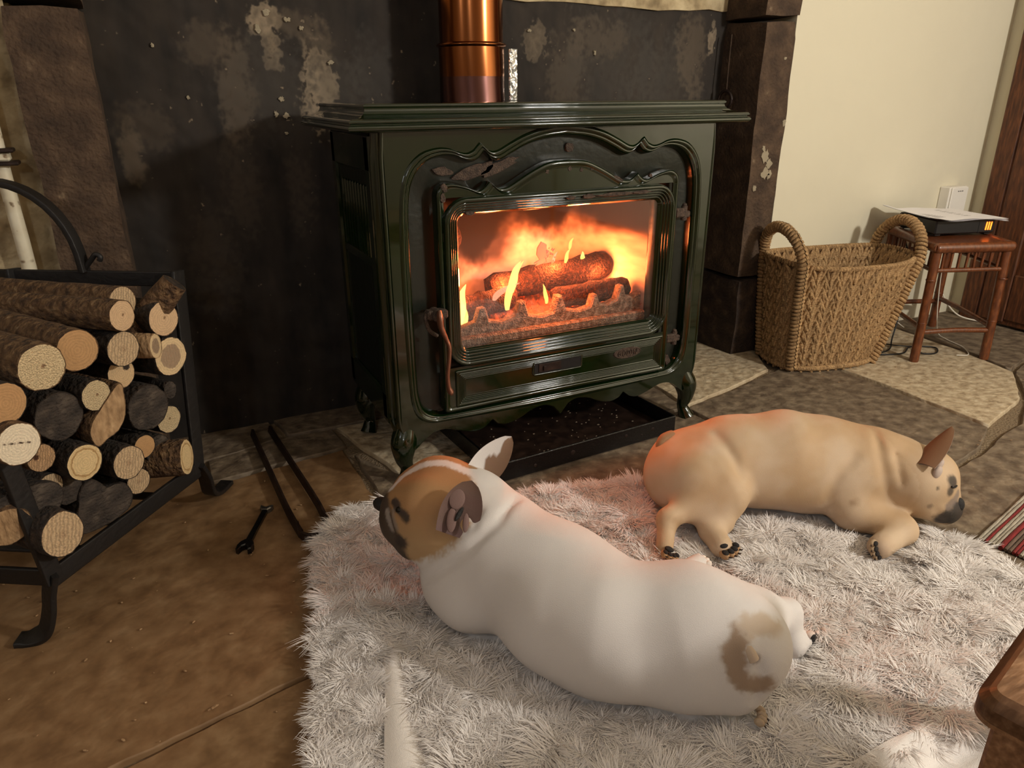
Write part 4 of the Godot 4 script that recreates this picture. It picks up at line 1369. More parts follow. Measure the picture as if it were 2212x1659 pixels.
func logs() -> void:
	var A := Vector3(0.62, 0.02, 0.785)
	var smooth := end_face("smooth", 1)
	var pale := end_face("pale", 2)
	var saw := end_face("saw", 3)
	var saw2 := end_face("saw", 4)
	var ringed := end_face("ringed", 5)
	var crack := end_face("cracked", 6)
	var pith := end_face("pith", 7)
	var core := end_face("core", 8)
	var knot := end_face("knot", 9)
	var spot := end_face("spot", 10)
	var bk: Material = M.bark
	var dk: Material = M.dark_bark
	log_piece("long pale ended log on top of the stack, furthest back against the rail", Vector3(-0.062, 0.493, -1.380), Vector3(0.70, 0.03, 0.71), 0.0285, 0.34, bk, saw2)
	log_piece("long log lying on top of the stack in front of another, small tan end", Vector3(-0.064, 0.487, -1.312), Vector3(0.72, 0.02, 0.70), 0.0262, 0.36, bk, pith)
	log_piece("round log at the top right of the stack, small dark pith in its end", Vector3(-0.004, 0.454, -1.386), A, 0.0315, 0.22, dk, pith)
	log_piece("log with a smooth tan end, second row, right of the big pale round end", Vector3(-0.132, 0.456, -1.253), Vector3(0.55, 0.0, 0.83), 0.0335, 0.28, bk, smooth)
	log_piece("thick log with a rough pale round end, second row at the left", Vector3(-0.174, 0.456, -1.189), Vector3(0.58, -0.02, 0.81), 0.0355, 0.30, bk, pale)
	log_piece("log whose end is scored with deep parallel saw grooves, beneath the topmost logs", Vector3(-0.073, 0.428, -1.322), A, 0.0305, 0.24, dk, saw)
	log_piece("thin log with a small oval dark centred end, right of the saw grooved log", Vector3(-0.025, 0.413, -1.363), Vector3(0.87, 0.0, 0.5), 0.0225, 0.18, M.split_wood, core, {"squash": 0.85})
	log_piece("log with a grey core and broad pale rim at the right edge of the stack", Vector3(-0.004, 0.381, -1.392), Vector3(0.66, 0, 0.75), 0.0365, 0.2, dk, core)
	log_piece("log with a dark blotch in its end, tucked below the saw grooved log", Vector3(-0.086, 0.376, -1.350), A, 0.0265, 0.22, dk, spot)
	log_piece("log with a plain orange tan end at the left edge of the photo, third row", Vector3(-0.219, 0.428, -1.136), A, 0.0300, 0.28, dk, smooth)
	log_piece("small log with a rough crumbly pale end in the middle of the stack", Vector3(-0.121, 0.378, -1.252), A, 0.0255, 0.24, dk, pale)
	var at := Vector3(-0.108, 0.340, -1.258)
	log_piece("tall pointed split log with a smooth grey brown face in the middle of the stack", at, A, 0.04, 0.2, bk, M.split_wood, {"poly": local_poly([Vector3(-0.086, 0.386, -1.277), Vector3(-0.084, 0.362, -1.279), Vector3(-0.088, 0.330, -1.274), Vector3(-0.100, 0.308, -1.260), Vector3(-0.114, 0.302, -1.244), Vector3(-0.128, 0.296, -1.228), Vector3(-0.133, 0.318, -1.222), Vector3(-0.128, 0.338, -1.228), Vector3(-0.118, 0.351, -1.239), Vector3(-0.104, 0.368, -1.255)], at, A), "name": "split_log"})
	log_piece("large dark weathered round log left of the middle, beside the crescent of pale wood", Vector3(-0.173, 0.365, -1.221), A, 0.0385, 0.24, dk, M.dark_wood_end)
	log_piece("light tan log half hidden behind the large dark round log on the left", Vector3(-0.150, 0.320, -1.282), A, 0.026, 0.2, dk, smooth)
	log_piece("large dark round log at the right of the stack, above a cream crescent", Vector3(-0.056, 0.303, -1.357), A, 0.0415, 0.22, dk, M.dark_wood_end)
	log_piece("small dark log end near the right upright of the rack", Vector3(-0.016, 0.309, -1.415), A, 0.0175, 0.16, dk, M.dark_wood_end, {"squash": 0.8})
	log_piece("cream ended log partly hidden behind the large dark log on the right", Vector3(-0.028, 0.247, -1.424), A, 0.027, 0.16, dk, pale)
	log_piece("big white ended log with a dark crack across it, left edge of stack", Vector3(-0.213, 0.374, -1.113), A, 0.0310, 0.26, bk, crack)
	log_piece("small tan log with a dark knot, half behind the big cracked white end", Vector3(-0.203, 0.319, -1.180), A, 0.0215, 0.22, bk, knot)
	log_piece("log with a yellowish end and a brown ring inside the bark, lower middle", Vector3(-0.154, 0.284, -1.213), A, 0.0300, 0.22, dk, ringed)
	log_piece("log with a plain pinkish tan sawn end in front of two smaller ones, lower right", Vector3(-0.099, 0.240, -1.277), A, 0.0300, 0.22, dk, saw2)
	log_piece("small tan log peeping out above right of the pinkish tan sawn end", Vector3(-0.074, 0.236, -1.342), A, 0.0215, 0.18, dk, smooth)
	log_piece("small log below right of the pinkish tan sawn end, sawdust on its edge", Vector3(-0.094, 0.181, -1.320), A, 0.0235, 0.18, dk, saw2)
	log_piece("short thick grey barked log sticking out at the lower right of the rack", Vector3(-0.010, 0.176, -1.393), Vector3(0.93, 0.03, 0.36), 0.0350, 0.18, bk, ringed)
	log_piece("small tan log above the dark quartered log at the lower left", Vector3(-0.206, 0.258, -1.207), A, 0.0205, 0.2, dk, saw2)
	at = Vector3(-0.226, 0.248, -1.175)
	log_piece("dark quartered log behind the slanting front upright at the lower left", at, A, 0.034, 0.2, dk, M.dark_wood_end, {"poly": local_poly([Vector3(-0.262, 0.278, -1.137), Vector3(-0.225, 0.279, -1.178), Vector3(-0.202, 0.268, -1.204), Vector3(-0.196, 0.245, -1.211), Vector3(-0.206, 0.222, -1.199), Vector3(-0.225, 0.212, -1.176), Vector3(-0.240, 0.226, -1.160)], at, A), "name": "split_log"})
	log_piece("large oval pale sawn log at the bottom front of the rack beside the foot", Vector3(-0.198, 0.200, -1.152), A, 0.0375, 0.24, dk, saw, {"squash": 0.9})
	at = Vector3(-0.148, 0.180, -1.266)
	log_piece("big dark grey split log on the bottom of the rack beside the oval pale log", at, A, 0.045, 0.22, dk, M.dark_wood_end, {"poly": local_poly([Vector3(-0.183, 0.151, -1.225), Vector3(-0.174, 0.212, -1.238), Vector3(-0.163, 0.230, -1.249), Vector3(-0.150, 0.226, -1.263), Vector3(-0.140, 0.205, -1.275), Vector3(-0.130, 0.203, -1.287), Vector3(-0.117, 0.194, -1.301), Vector3(-0.112, 0.168, -1.307), Vector3(-0.122, 0.146, -1.295), Vector3(-0.152, 0.140, -1.261)], at, A), "name": "split_log"})
	log_piece("yellow brown barked log lying across the bottom left corner of the photo's rack", Vector3(-0.262, 0.232, -1.150), Vector3(0.35, -0.25, 0.9), 0.034, 0.24, bk, M.split_wood)
	at = Vector3(0.018, 0.505, -1.42)
	log_piece("rough bark covered branch stub poking up at the top right corner of the stack", Vector3(0.024, 0.513, -1.40), Vector3(0.55, 0.62, 0.10), 0.022, 0.13, bk, dk, {"squash": 0.8, "taper": 0.5})
	log_piece("dark log deep in the stack behind the rough crumbly small end", Vector3(-0.105, 0.43, -1.36), A, 0.032, 0.2, dk, M.dark_wood_end)
	log_piece("dark log low in the stack between the oval pale log and the ringed log", Vector3(-0.19, 0.230, -1.24), A, 0.025, 0.2, dk, M.dark_wood_end)
	log_piece("dark log buried in the stack above the short grey barked log", Vector3(-0.055, 0.200, -1.40), A, 0.028, 0.16, dk, M.dark_wood_end)
	log_piece("dark log buried between the orange tan end and the large dark round log", Vector3(-0.225, 0.34, -1.22), A, 0.03, 0.2, dk, M.dark_wood_end)

# ------------------------------------------------------------------ tools on the hearth
func tools() -> void:
	var t := thing("spanner", "black open ended spanner lying on the flagstone beside the log rack", "spanner", Vector3(0.092, 0.0, -1.362))
	t.rotation.y = atan2(0.067, -0.145) + PI
	var b := MB.new()
	# the near jaw
	var jaw := v2s([-0.006, -0.052, -0.013, -0.060, -0.0165, -0.072, -0.015, -0.084, -0.009, -0.088, -0.0055, -0.076, 0.0, -0.071, 0.0055, -0.076, 0.009, -0.088, 0.015, -0.084, 0.0165, -0.072, 0.013, -0.060, 0.006, -0.052])
	var lay := Transform3D(Basis(Vector3(1, 0, 0), Vector3(0, 0, -1), Vector3(0, 1, 0)), Vector3.ZERO)
	b.prism(jaw, 0.0005, 0.013, 0.002, lay)
	put("jaw", b, M.black_gloss, t)
	b = MB.new()
	b.prism(v2s([-0.0065, -0.055, 0.0065, -0.055, 0.0055, 0.0, 0.0060, 0.06, -0.0060, 0.06, -0.0055, 0.0]), 0.002, 0.011, 0.0022, lay)
	put("shank", b, M.black_gloss, t)
	b = MB.new()
	b.prism(v2s([-0.006, 0.058, 0.006, 0.058, 0.012, 0.066, 0.013, 0.078, 0.006, 0.074, 0.0, 0.071, -0.006, 0.074, -0.013, 0.078, -0.012, 0.066]), 0.001, 0.012, 0.002, lay)
	put("jaw", b, M.steel, t)
	t = thing("fire_tongs", "long rusty iron tongs with two flat arms lying on the hearth left of the stove", "tongs", Vector3(0.195, 0.0, -1.29))
	for s in [-1.0, 1.0]:
		b = MB.new()
		strap(b, smooth_path(v3s([s * 0.028, 0.010, 0.0, s * 0.031, 0.012, -0.10, s * 0.027, 0.012, -0.30, s * 0.022, 0.012, -0.53])), Vector3.RIGHT * 0.3 + Vector3.UP, 0.018, 0.007)
		put("arm", b, M.rust_steel, t, Transform3D(Basis(Vector3.UP, 0.045), Vector3.ZERO))
	b = MB.new()
	strap(b, smooth_path(v3s([-0.028, 0.012, -0.03, -0.029, 0.012, 0.005, -0.018, 0.012, 0.026, 0.0, 0.012, 0.032, 0.018, 0.012, 0.026, 0.029, 0.012, 0.005, 0.028, 0.012, -0.03])), Vector3.UP, 0.02, 0.006)
	put("joined_end", b, M.rust_steel, t)

# ------------------------------------------------------------------ basket
func basket() -> void:
	var U := Vector3(0.98, 0, 0.20)
	var V := Vector3(-0.20, 0, 0.98)
	var t := thing("seagrass_basket", "tall woven seagrass basket with two wrapped loop handles standing against the cream wall", "basket", Vector3(1.905, 0, -1.575))
	var ctr := func(h: float) -> Vector3:
		return Vector3(0.055 * h, 0, -0.010 * h)
	var wall := func(phi: float, h: float, off: float) -> Vector3:
		# h from 0 at the floor to 1 at the rim
		var a := lerpf(0.166, 0.236, pow(h, 0.9)) + off
		var bb := lerpf(0.106, 0.136, pow(h, 0.9)) + off
		var c := cos(phi)
		var s := sin(phi)
		var e := 2.0 / 2.9
		var rim := 0.325 + 0.012 * c * c - 0.006 * s
		return ctr.call(h) + U * a * signf(c) * pow(absf(c), e) + V * bb * signf(s) * pow(absf(s), e) + Vector3(0, 0.006 + h * rim, 0)
	# angles spaced evenly round the wall
	var raw := PackedFloat32Array()
	var cum := PackedFloat32Array([0.0])
	for k in 721:
		raw.append(TAU * k / 720)
		if k > 0:
			cum.append(cum[k - 1] + wall.call(raw[k], 0.6, 0.0).distance_to(wall.call(raw[k - 1], 0.6, 0.0)))
	var even := PackedFloat32Array()
	var NC := 62
	var j := 0
	for k in NC:
		var want := cum[720] * k / NC
		while cum[j + 1] < want:
			j += 1
		even.append(lerpf(raw[j], raw[j + 1], (want - cum[j]) / maxf(1e-6, cum[j + 1] - cum[j])))
	# inner shell that closes the gaps between the strands
	var b := MB.new()
	var rows := []
	for i in 9:
		var row := PackedVector3Array()
		for k in NC:
			row.append(wall.call(even[k], i / 8.0 * 0.985, -0.007))
		rows.append(row)
	b.grid(rows, true)
	var bottom := PackedVector3Array(rows[0])
	b.fan(bottom, Vector3(0, 0.008, 0))
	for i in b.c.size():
		b.c[i] = Color(0.32, 0.27, 0.22)  # darkened so the gaps between strands look shaded
	put("lining_weave", b, M.seagrass, t)
	var r := RandomNumberGenerator.new()
	r.seed = 21
	for k in NC:
		b = MB.new()
		var phi := even[k]
		var nst := 9
		for i in nst:
			var h := (i + 0.5 + 0.3 * (k % 2)) / (nst + 0.4)
			var p: Vector3 = wall.call(phi, h, 0.0)
			var q: Vector3 = wall.call(phi, h + 0.03, 0.0)
			var side: Vector3 = (wall.call(phi + 0.02, h, 0.0) - wall.call(phi - 0.02, h, 0.0)).normalized()
			var up := (q - p).normalized()
			var outw := side.cross(up).normalized()
			var tilt := (0.32 if k % 2 == 0 else -0.32) + r.randf_range(-0.08, 0.08)
			var ax := (up * cos(tilt) + side * sin(tilt)).normalized()
			var cr := ax.cross(outw).normalized()
			var wob := r.randf_range(0.9, 1.15)
			var first := b.v.size()
			var pc := Color.WHITE * r.randf_range(0.72, 1.1)
			# two twisted strands make one stitch
			for st in 2:
				var rowsb := []
				for m in 6:
					var u := m / 5.0 - 0.5
					var rad := 0.0072 * wob * sqrt(maxf(0.03, 1.0 - 3.2 * u * u))
					var cc := p + ax * u * 0.056 + cr * 0.0042 * (1.0 if st == 0 else -1.0) * cos(u * 2.4) + outw * (0.0034 * (1.0 if st == 0 else -1.0) * sin(u * 3.0) + 0.0075 * (1.0 - 4.0 * u * u))
					var row := PackedVector3Array()
					for s in 6:
						var a := TAU * s / 6
						row.append(cc + cr * cos(a) * rad + outw * sin(a) * rad * 1.25)
					rowsb.append(row)
				b.grid(rowsb, true)
			for m in range(first, b.c.size()):
				b.c[m] = Color(pc.r, pc.g * 0.98, pc.b * 0.94)
		put("woven_strand", b, M.seagrass, t)
	# inside faces of the far strands
	b = MB.new()
	for k in NC:
		for i in 6:
			var h := 0.62 + 0.065 * i
			var p: Vector3 = wall.call(even[k], h, -0.011)
			var side: Vector3 = (wall.call(even[k] + 0.02, h, 0.0) - wall.call(even[k] - 0.02, h, 0.0)).normalized()
			var tilt := 0.3 if k % 2 == 0 else -0.3
			var ax := (Vector3.UP * cos(tilt) + side * sin(tilt)).normalized()
			var o := side.cross(ax)
			b.blob(p, Vector3(0.006, 0.016, 0.004), Basis(side * cos(tilt) - Vector3.UP * sin(tilt), ax, o), 6, 5)
	var inn := put("inner_weave", b, M.seagrass, t)
	inn.set_meta("kind", "stuff")
	# rope rim and foot
	for lv in [1.0, 0.02]:
		b = MB.new()
		for k in NC * 2:
			var phi := lerpf(even[k / 2], even[(k / 2 + 1) % NC] + (TAU if k / 2 == NC - 1 else 0.0), 0.5 * (k % 2))
			var p: Vector3 = wall.call(phi, lv, -0.003 if lv > 0.5 else 0.004)
			var side: Vector3 = (wall.call(phi + 0.02, 1.0, 0.0) - wall.call(phi - 0.02, 1.0, 0.0)).normalized()
			var o := side.cross(Vector3.UP).normalized()
			var tw := (side + o * 0.9).normalized()
			var cc := b.c.size()
			b.blob(p, Vector3(0.0125, 0.0085, 0.0045), Basis(tw, Vector3.UP, tw.cross(Vector3.UP)), 7, 6)
			var pc := r.randf_range(0.75, 1.05)
			for m in range(cc, b.c.size()):
				b.c[m] = Color(pc, pc * 0.98, pc * 0.94)
		put("rim" if lv > 0.5 else "base_rope", b, M.seagrass, t)
	# wrapped handles: a band up the wall, a loop above the rim, a band down again
	for e in [PI, 0.0]:
		var d := 0.66 if e > 1.0 else 0.62
		var path := PackedVector3Array()
		for k in 9:
			path.append(wall.call(e + d, k / 8.0, 0.010))
		var p0: Vector3 = wall.call(e + d, 1.0, 0.008)
		var p1: Vector3 = wall.call(e - d, 1.0, 0.008)
		for k in range(1, 12):
			var u := PI * k / 12.0
			path.append(p0.lerp(p1, 0.5 - 0.5 * cos(u)) + Vector3(0, 0.100 * sin(u), 0) + U * (0.02 * sin(u)) * (-1.0 if e > 1.0 else 1.0))
		for k in 9:
			path.append(wall.call(e - d, 1.0 - k / 8.0, 0.010))
		path = smooth_path(path, 4)
		b = MB.new()
		b.tube(path, 0.0105, 8)
		for m in b.c.size():
			b.c[m] = Color(0.6, 0.55, 0.5)
		var total := 0.0
		var nextat := 0.0
		for i in path.size() - 1:
			var seg := path[i].distance_to(path[i + 1])
			while nextat < total + seg:
				var p := path[i].lerp(path[i + 1], (nextat - total) / seg)
				var tg := (path[i + 1] - path[i]).normalized()
				var s1 := tg.cross(U).normalized()
				var s2 := tg.cross(s1)
				var wrap := PackedVector3Array()
				for k in 11:
					var a := TAU * k / 10
					wrap.append(p + (s1 * cos(a) + s2 * sin(a)) * 0.0130 + tg * (0.0035 * sin(a) + r.randf_range(-0.0008, 0.0008)))
				var cc := b.c.size()
				b.tube(wrap, 0.0058 * r.randf_range(0.9, 1.15), 5, false)
				var pc := r.randf_range(0.75, 1.08)
				for m in range(cc, b.c.size()):
					b.c[m] = Color(pc, pc * 0.97, pc * 0.92)
				nextat += 0.0118
			total += seg
		put("handle", b, M.seagrass, t)

# ------------------------------------------------------------------ cane stool and what stands on it
func stool() -> void:
	var FL := Vector3(2.172, 0, -1.408)
	var FR := Vector3(2.396, 0, -1.318)
	var BR := Vector3(2.580, 0, -1.632)
	var BL := Vector3(2.345, 0, -1.706)
	var c := (FL + FR + BR + BL) / 4
	var t := thing("cane_stool", "small dark brown bamboo stool with spindle rails carrying a black box", "stool", c)
	var corner := [FL - c, FR - c, BR - c, BL - c]
	var H := 0.368
	for q in corner:
		var b := MB.new()
		b.tube(v3s([q.x, 0.0, q.z, q.x, 0.008, q.z, q.x * 0.99, 0.10, q.z * 0.99, q.x * 0.97, 0.24, q.z * 0.97, q.x * 0.95, H, q.z * 0.95]), [0.0135, 0.0145, 0.0140, 0.0140, 0.0138], 14)
		for y in [0.13, 0.27]:
			b.tube(v3s([q.x * 0.985, y - 0.003, q.z * 0.985, q.x * 0.985, y, q.z * 0.985, q.x * 0.985, y + 0.003, q.z * 0.985]), [0.0142, 0.0152, 0.0142], 14, false)
		put("leg", b, M.cane, t)
	for k in 4:
		var p: Vector3 = corner[k]
		var q: Vector3 = corner[(k + 1) % 4]
		var d := (q - p).normalized()
		var b := MB.new()
		var y := 0.372
		var p1 := p * 1.0 + Vector3(0, y, 0)
		var q1 := q * 1.0 + Vector3(0, y, 0)
		b.tube(PackedVector3Array([p1 - d * 0.006, p1, p1.lerp(q1, 0.5), q1, q1 + d * 0.006]), [0.011, 0.0165, 0.0160, 0.0165, 0.011], 14)
		put("seat_rail", b, M.cane, t)
		b = MB.new()
		var p2 := p * 0.965 + Vector3(0, 0.300, 0)
		var q2 := q * 0.965 + Vector3(0, 0.300, 0)
		b.tube(PackedVector3Array([p2, q2]), 0.0072, 10)
		put("apron_rail", b, M.cane, t)
		for s in 8:
			b = MB.new()
			var u := (s + 1.0) / 9.0
			var e := p2.lerp(q2, u)
			b.tube(PackedVector3Array([e, e + Vector3(0.003 * (s % 2), 0.068, 0)]), 0.0042, 7)
			put("spindle", b, M.cane, t)
		b = MB.new()
		var low := 0.112 if k % 2 == 1 else 0.098
		var p3 := p * 0.985 + Vector3(0, low, 0)
		var q3 := q * 0.985 + Vector3(0, low, 0)
		b.tube(smooth_path(PackedVector3Array([p3, p3.lerp(q3, 0.5) + Vector3(0, 0.004, 0), q3])), 0.0085, 10)
		put("stretcher", b, M.cane, t)
	var b := MB.new()
	var poly := PackedVector2Array()
	for q in corner:
		poly.append(Vector2(q.x, q.z) * 0.97)
	b.prism(poly, 0.366, 0.383, 0.003, Transform3D(Basis(Vector3(1, 0, 0), Vector3(0, 0, 1), Vector3(0, 1, 0)), Vector3.ZERO))
	put("seat", b, M.cane, t)

func small_things() -> void:
	# black box with its amber lights
	var t := thing("router_box", "flat black plastic box with glowing amber bars lying on the cane stool under papers", "box", Vector3(2.395, 0.388, -1.545))
	t.rotation.y = -0.30
	var b := MB.new()
	b.box(Vector3(0, 0.027, 0), Vector3(0.215, 0.046, 0.185), 0.004)
	put("case", b, M.black_plastic, t)
	b = MB.new()
	b.box(Vector3(0.048, 0.024, 0.0915), Vector3(0.002, 0.040, 0.004), 0.0005)
	put("seam", b, M.cable_black, t)
	for k in 3:
		b = MB.new()
		b.tube(v3s([0.074 + 0.0085 * k, 0.014, 0.0925, 0.0755 + 0.0085 * k, 0.040, 0.0925]), 0.0022, 8)
		put("indicator_light", b, M.led_amber, t)
	for k in 4:
		b = MB.new()
		b.box(Vector3([-0.09, 0.09, -0.09, 0.09][k], 0.002, [-0.075, -0.075, 0.075, 0.075][k]), Vector3(0.02, 0.006, 0.02), 0.001)
		put("foot", b, M.cable_black, t)
	for k in 3:
		var y := 0.4405 + 0.0016 * k
		t = thing("paper_sheet", ["lowest white sheet of the loose papers on the black box", "middle white sheet of the loose papers on the black box", "top white sheet of the loose papers on the black box, corner curling"][k], "paper", Vector3(2.375, y, -1.545), "loose papers on the black box")
		t.rotation.y = -0.30 + 0.05 * k
		b = MB.new()
		var rows := []
		for i in 15:
			var row := PackedVector3Array()
			for m in 12:
				var u := i / 14.0 - 0.5
				var w := m / 11.0 - 0.5
				var lift := 0.010 * smoothstep(0.25, 0.5, absf(u)) * (1.0 if u < 0 else -0.5) + 0.010 * pow(maxf(0.0, -w - u), 2.0) + 0.002 * sin(u * 9.0 + k)
				row.append(Vector3(u * 0.29, lift, w * 0.235))
			rows.append(row)
		b.grid(rows)
		var under := []
		for row in rows:
			var q := PackedVector3Array()
			for p in row:
				q.append(p - Vector3(0, 0.0005, 0))
			under.append(q)
		b.grid(under)
		put("sheet", b, M.paper, t)
	if true:
		b = MB.new()
		for k in 14:
			b.box(Vector3(-0.03, 0.0008, -0.07 + 0.010 * k), Vector3(0.16 - 0.05 * float(k % 3 == 2), 0.0002, 0.0016), 0.0)
		var pr := put("print", b, M.grey_print, t)
	# wall box
	t = thing("wall_socket_box", "white plastic box with tiny marks fixed to the cream wall behind the stool", "wall box", Vector3(2.665, 0.452, FACE))
	b = MB.new()
	b.box(Vector3(0, 0, 0.020), Vector3(0.098, 0.096, 0.040), 0.003)
	put("back_box", b, M.white_plastic, t)
	b = MB.new()
	b.box(Vector3(0.002, 0, 0.043), Vector3(0.090, 0.092, 0.008), 0.003)
	put("cover", b, M.white_plastic, t)
	for k in 3:
		b = MB.new()
		b.box(Vector3(-0.010 + 0.011 * k, 0.033, 0.0475), Vector3(0.007, 0.0035, 0.001), 0.0002)
		put("mark", b, M.grey_print, t)
	# cables
	var cab := func(label: String, pts: Array, rad: float, m: Material) -> void:
		var o := thing("cable", label, "cable", Vector3.ZERO)
		var mb := MB.new()
		mb.tube(smooth_path(v3s(pts), 8), rad, 7)
		put("cord", mb, m, o)
	cab.call("black cable drooping from the black box and tangled on the floor under the stool", [2.34, 0.395, -1.66, 2.30, 0.33, -1.60, 2.29, 0.27, -1.56, 2.31, 0.20, -1.60, 2.30, 0.10, -1.58, 2.26, 0.02, -1.56, 2.20, 0.004, -1.52, 2.12, 0.004, -1.50, 2.20, 0.004, -1.47, 2.28, 0.005, -1.50, 2.35, 0.004, -1.46, 2.30, 0.004, -1.42, 2.25, 0.006, -1.44, 2.28, 0.012, -1.49], 0.0025, M.cable_black)
	cab.call("thin black lead snaking along the floor between basket and stool", [2.10, 0.003, -1.60, 2.16, 0.004, -1.55, 2.22, 0.004, -1.57, 2.24, 0.010, -1.52, 2.30, 0.004, -1.50, 2.36, 0.004, -1.52], 0.002, M.cable_black)
	cab.call("white cable hanging down the wall and curving onto the floor behind the stool", [2.62, 0.41, -1.715, 2.63, 0.30, -1.71, 2.66, 0.18, -1.70, 2.70, 0.08, -1.68, 2.74, 0.02, -1.64, 2.78, 0.005, -1.58], 0.003, M.cable_white)
	cab.call("thin white cord dropping straight down through the stool to the floor", [2.52, 0.385, -1.60, 2.515, 0.28, -1.60, 2.50, 0.14, -1.58, 2.49, 0.02, -1.55, 2.47, 0.004, -1.50, 2.44, 0.004, -1.42, 2.38, 0.004, -1.36, 2.34, 0.004, -1.375], 0.0018, M.cable_white)
	cab.call("pale cord slanting from behind the basket towards the stool leg", [2.20, 0.24, -1.715, 2.26, 0.17, -1.70, 2.33, 0.11, -1.69, 2.40, 0.05, -1.68, 2.46, 0.005, -1.66], 0.002, M.cable_white)

# ------------------------------------------------------------------ the dogs: one smooth skin over a skeleton of tapered limbs
class Pelt:
	var cell := 0.0045
	var lo: Vector3
	var nx: int
	var ny: int
	var nz: int
	var d := PackedFloat32Array()
	var bones := []
	func _init(l: Vector3, h: Vector3, c: float) -> void:
		cell = c
		lo = l
		nx = int((h.x - l.x) / c) + 2
		ny = int((h.y - l.y) / c) + 2
		nz = int((h.z - l.z) / c) + 2
		d.resize(nx * ny * nz)
		d.fill(1.0)
	func bone(a: Vector3, ra: float, b: Vector3, rb: float, k: float, carve := false) -> void:
		bones.append([a, ra, b, rb, k, carve])
		var pad := k + cell * 3.0
		var mn := (a - Vector3.ONE * ra).min(b - Vector3.ONE * rb) - Vector3.ONE * pad
		var mx := (a + Vector3.ONE * ra).max(b + Vector3.ONE * rb) + Vector3.ONE * pad
		var i0 := maxi(0, int((mn.x - lo.x) / cell))
		var i1 := mini(nx - 1, int((mx.x - lo.x) / cell) + 1)
		var j0 := maxi(0, int((mn.y - lo.y) / cell))
		var j1 := mini(ny - 1, int((mx.y - lo.y) / cell) + 1)
		var k0 := maxi(0, int((mn.z - lo.z) / cell))
		var k1 := mini(nz - 1, int((mx.z - lo.z) / cell) + 1)
		var e := b - a
		var ee := maxf(e.length_squared(), 1e-9)
		var dr := rb - ra
		for kk in range(k0, k1 + 1):
			for jj in range(j0, j1 + 1):
				var at := (kk * ny + jj) * nx
				var p: Vector3 = lo + Vector3(i0, jj, kk) * cell - a
				for ii in range(i0, i1 + 1):
					var t := clampf(p.dot(e) / ee, 0.0, 1.0)
					var c := (p - e * t).length() - ra - dr * t
					p.x += cell
					var o := d[at + ii]
					if carve:
						c = -c
						var h := k - absf(o - c)
						d[at + ii] = maxf(o, c) + (h * h * 0.25 / k if h > 0.0 else 0.0)
					else:
						var h := k - absf(o - c)
						d[at + ii] = minf(o, c) - (h * h * 0.25 / k if h > 0.0 else 0.0)
	# one groove along a line of points
	func chain(pts: PackedVector3Array, r: float, k: float, _carve := true) -> void:
		var pad := Vector3.ONE * (k + r + cell * 3.0)
		var mn := pts[0]
		var mx := pts[0]
		for p in pts:
			mn = mn.min(p)
			mx = mx.max(p)
		mn = ((mn - pad - lo) / cell).max(Vector3.ZERO)
		mx = ((mx + pad - lo) / cell).min(Vector3(nx - 1, ny - 1, nz - 1))
		for kk in range(int(mn.z), int(mx.z) + 1):
			for jj in range(int(mn.y), int(mx.y) + 1):
				for ii in range(int(mn.x), int(mx.x) + 1):
					var p := lo + Vector3(ii, jj, kk) * cell
					var c := 1.0
					for i in pts.size() - 1:
						c = minf(c, p.distance_to(Geometry3D.get_closest_point_to_segment(p, pts[i], pts[i + 1])))
					c = r - c
					var at := (kk * ny + jj) * nx + ii
					var o := d[at]
					var h := k - absf(o - c)
					d[at] = maxf(o, c) + (h * h * 0.25 / k if h > 0.0 else 0.0)
	func value(p: Vector3) -> float:
		var q := (p - lo) / cell
		var i := int(q.x)
		var j := int(q.y)
		var k := int(q.z)
		if i < 0 or j < 0 or k < 0 or i >= nx or j >= ny or k >= nz:
			return 1.0
		return d[(k * ny + j) * nx + i]
	func skin(smooth_steps: int, paint: Callable) -> ArrayMesh:
		var cand := PackedInt32Array()
		var lim := cell * 1.8
		for i in d.size():
			if absf(d[i]) < lim:
				cand.append(i)
		var vid := {}
		var v := PackedVector3Array()
		var off := PackedInt32Array([0, 1, nx, nx + 1, nx * ny, nx * ny + 1, nx * ny + nx, nx * ny + nx + 1])
		var pos := [Vector3(0, 0, 0), Vector3(1, 0, 0), Vector3(0, 1, 0), Vector3(1, 1, 0), Vector3(0, 0, 1), Vector3(1, 0, 1), Vector3(0, 1, 1), Vector3(1, 1, 1)]
		var edges := [[0, 1], [2, 3], [4, 5], [6, 7], [0, 2], [1, 3], [4, 6], [5, 7], [0, 4], [1, 5], [2, 6], [3, 7]]
		var sl := nx * ny
		for at in cand:
			var x := at % nx
			var y := (at / nx) % ny
			var z := at / sl
			if x >= nx - 1 or y >= ny - 1 or z >= nz - 1:
				continue
			var neg := 0
			for q in 8:
				if d[at + off[q]] < 0.0:
					neg += 1
			if neg == 0 or neg == 8:
				continue
			var s := Vector3.ZERO
			var n := 0
			for e in edges:
				var da := d[at + off[e[0]]]
				var db := d[at + off[e[1]]]
				if (da < 0.0) != (db < 0.0):
					s += pos[e[0]].lerp(pos[e[1]], da / (da - db))
					n += 1
			vid[at] = v.size()
			v.append(lo + (Vector3(x, y, z) + s / n) * cell)
		var ix := PackedInt32Array()
		for at in cand:
			var a := d[at] < 0.0
			for ax in 3:
				var st: int = [1, nx, sl][ax]
				if at + st >= d.size() or a == (d[at + st] < 0.0):
					continue
				var u: int = [nx, sl, 1][ax]
				var w: int = [sl, 1, nx][ax]
				var q := [vid.get(at, -1), vid.get(at - u, -1), vid.get(at - u - w, -1), vid.get(at - w, -1)]
				if q.has(-1):
					continue
				if a:
					q.reverse()
				ix.append_array(PackedInt32Array([q[0], q[1], q[2], q[0], q[2], q[3]]))
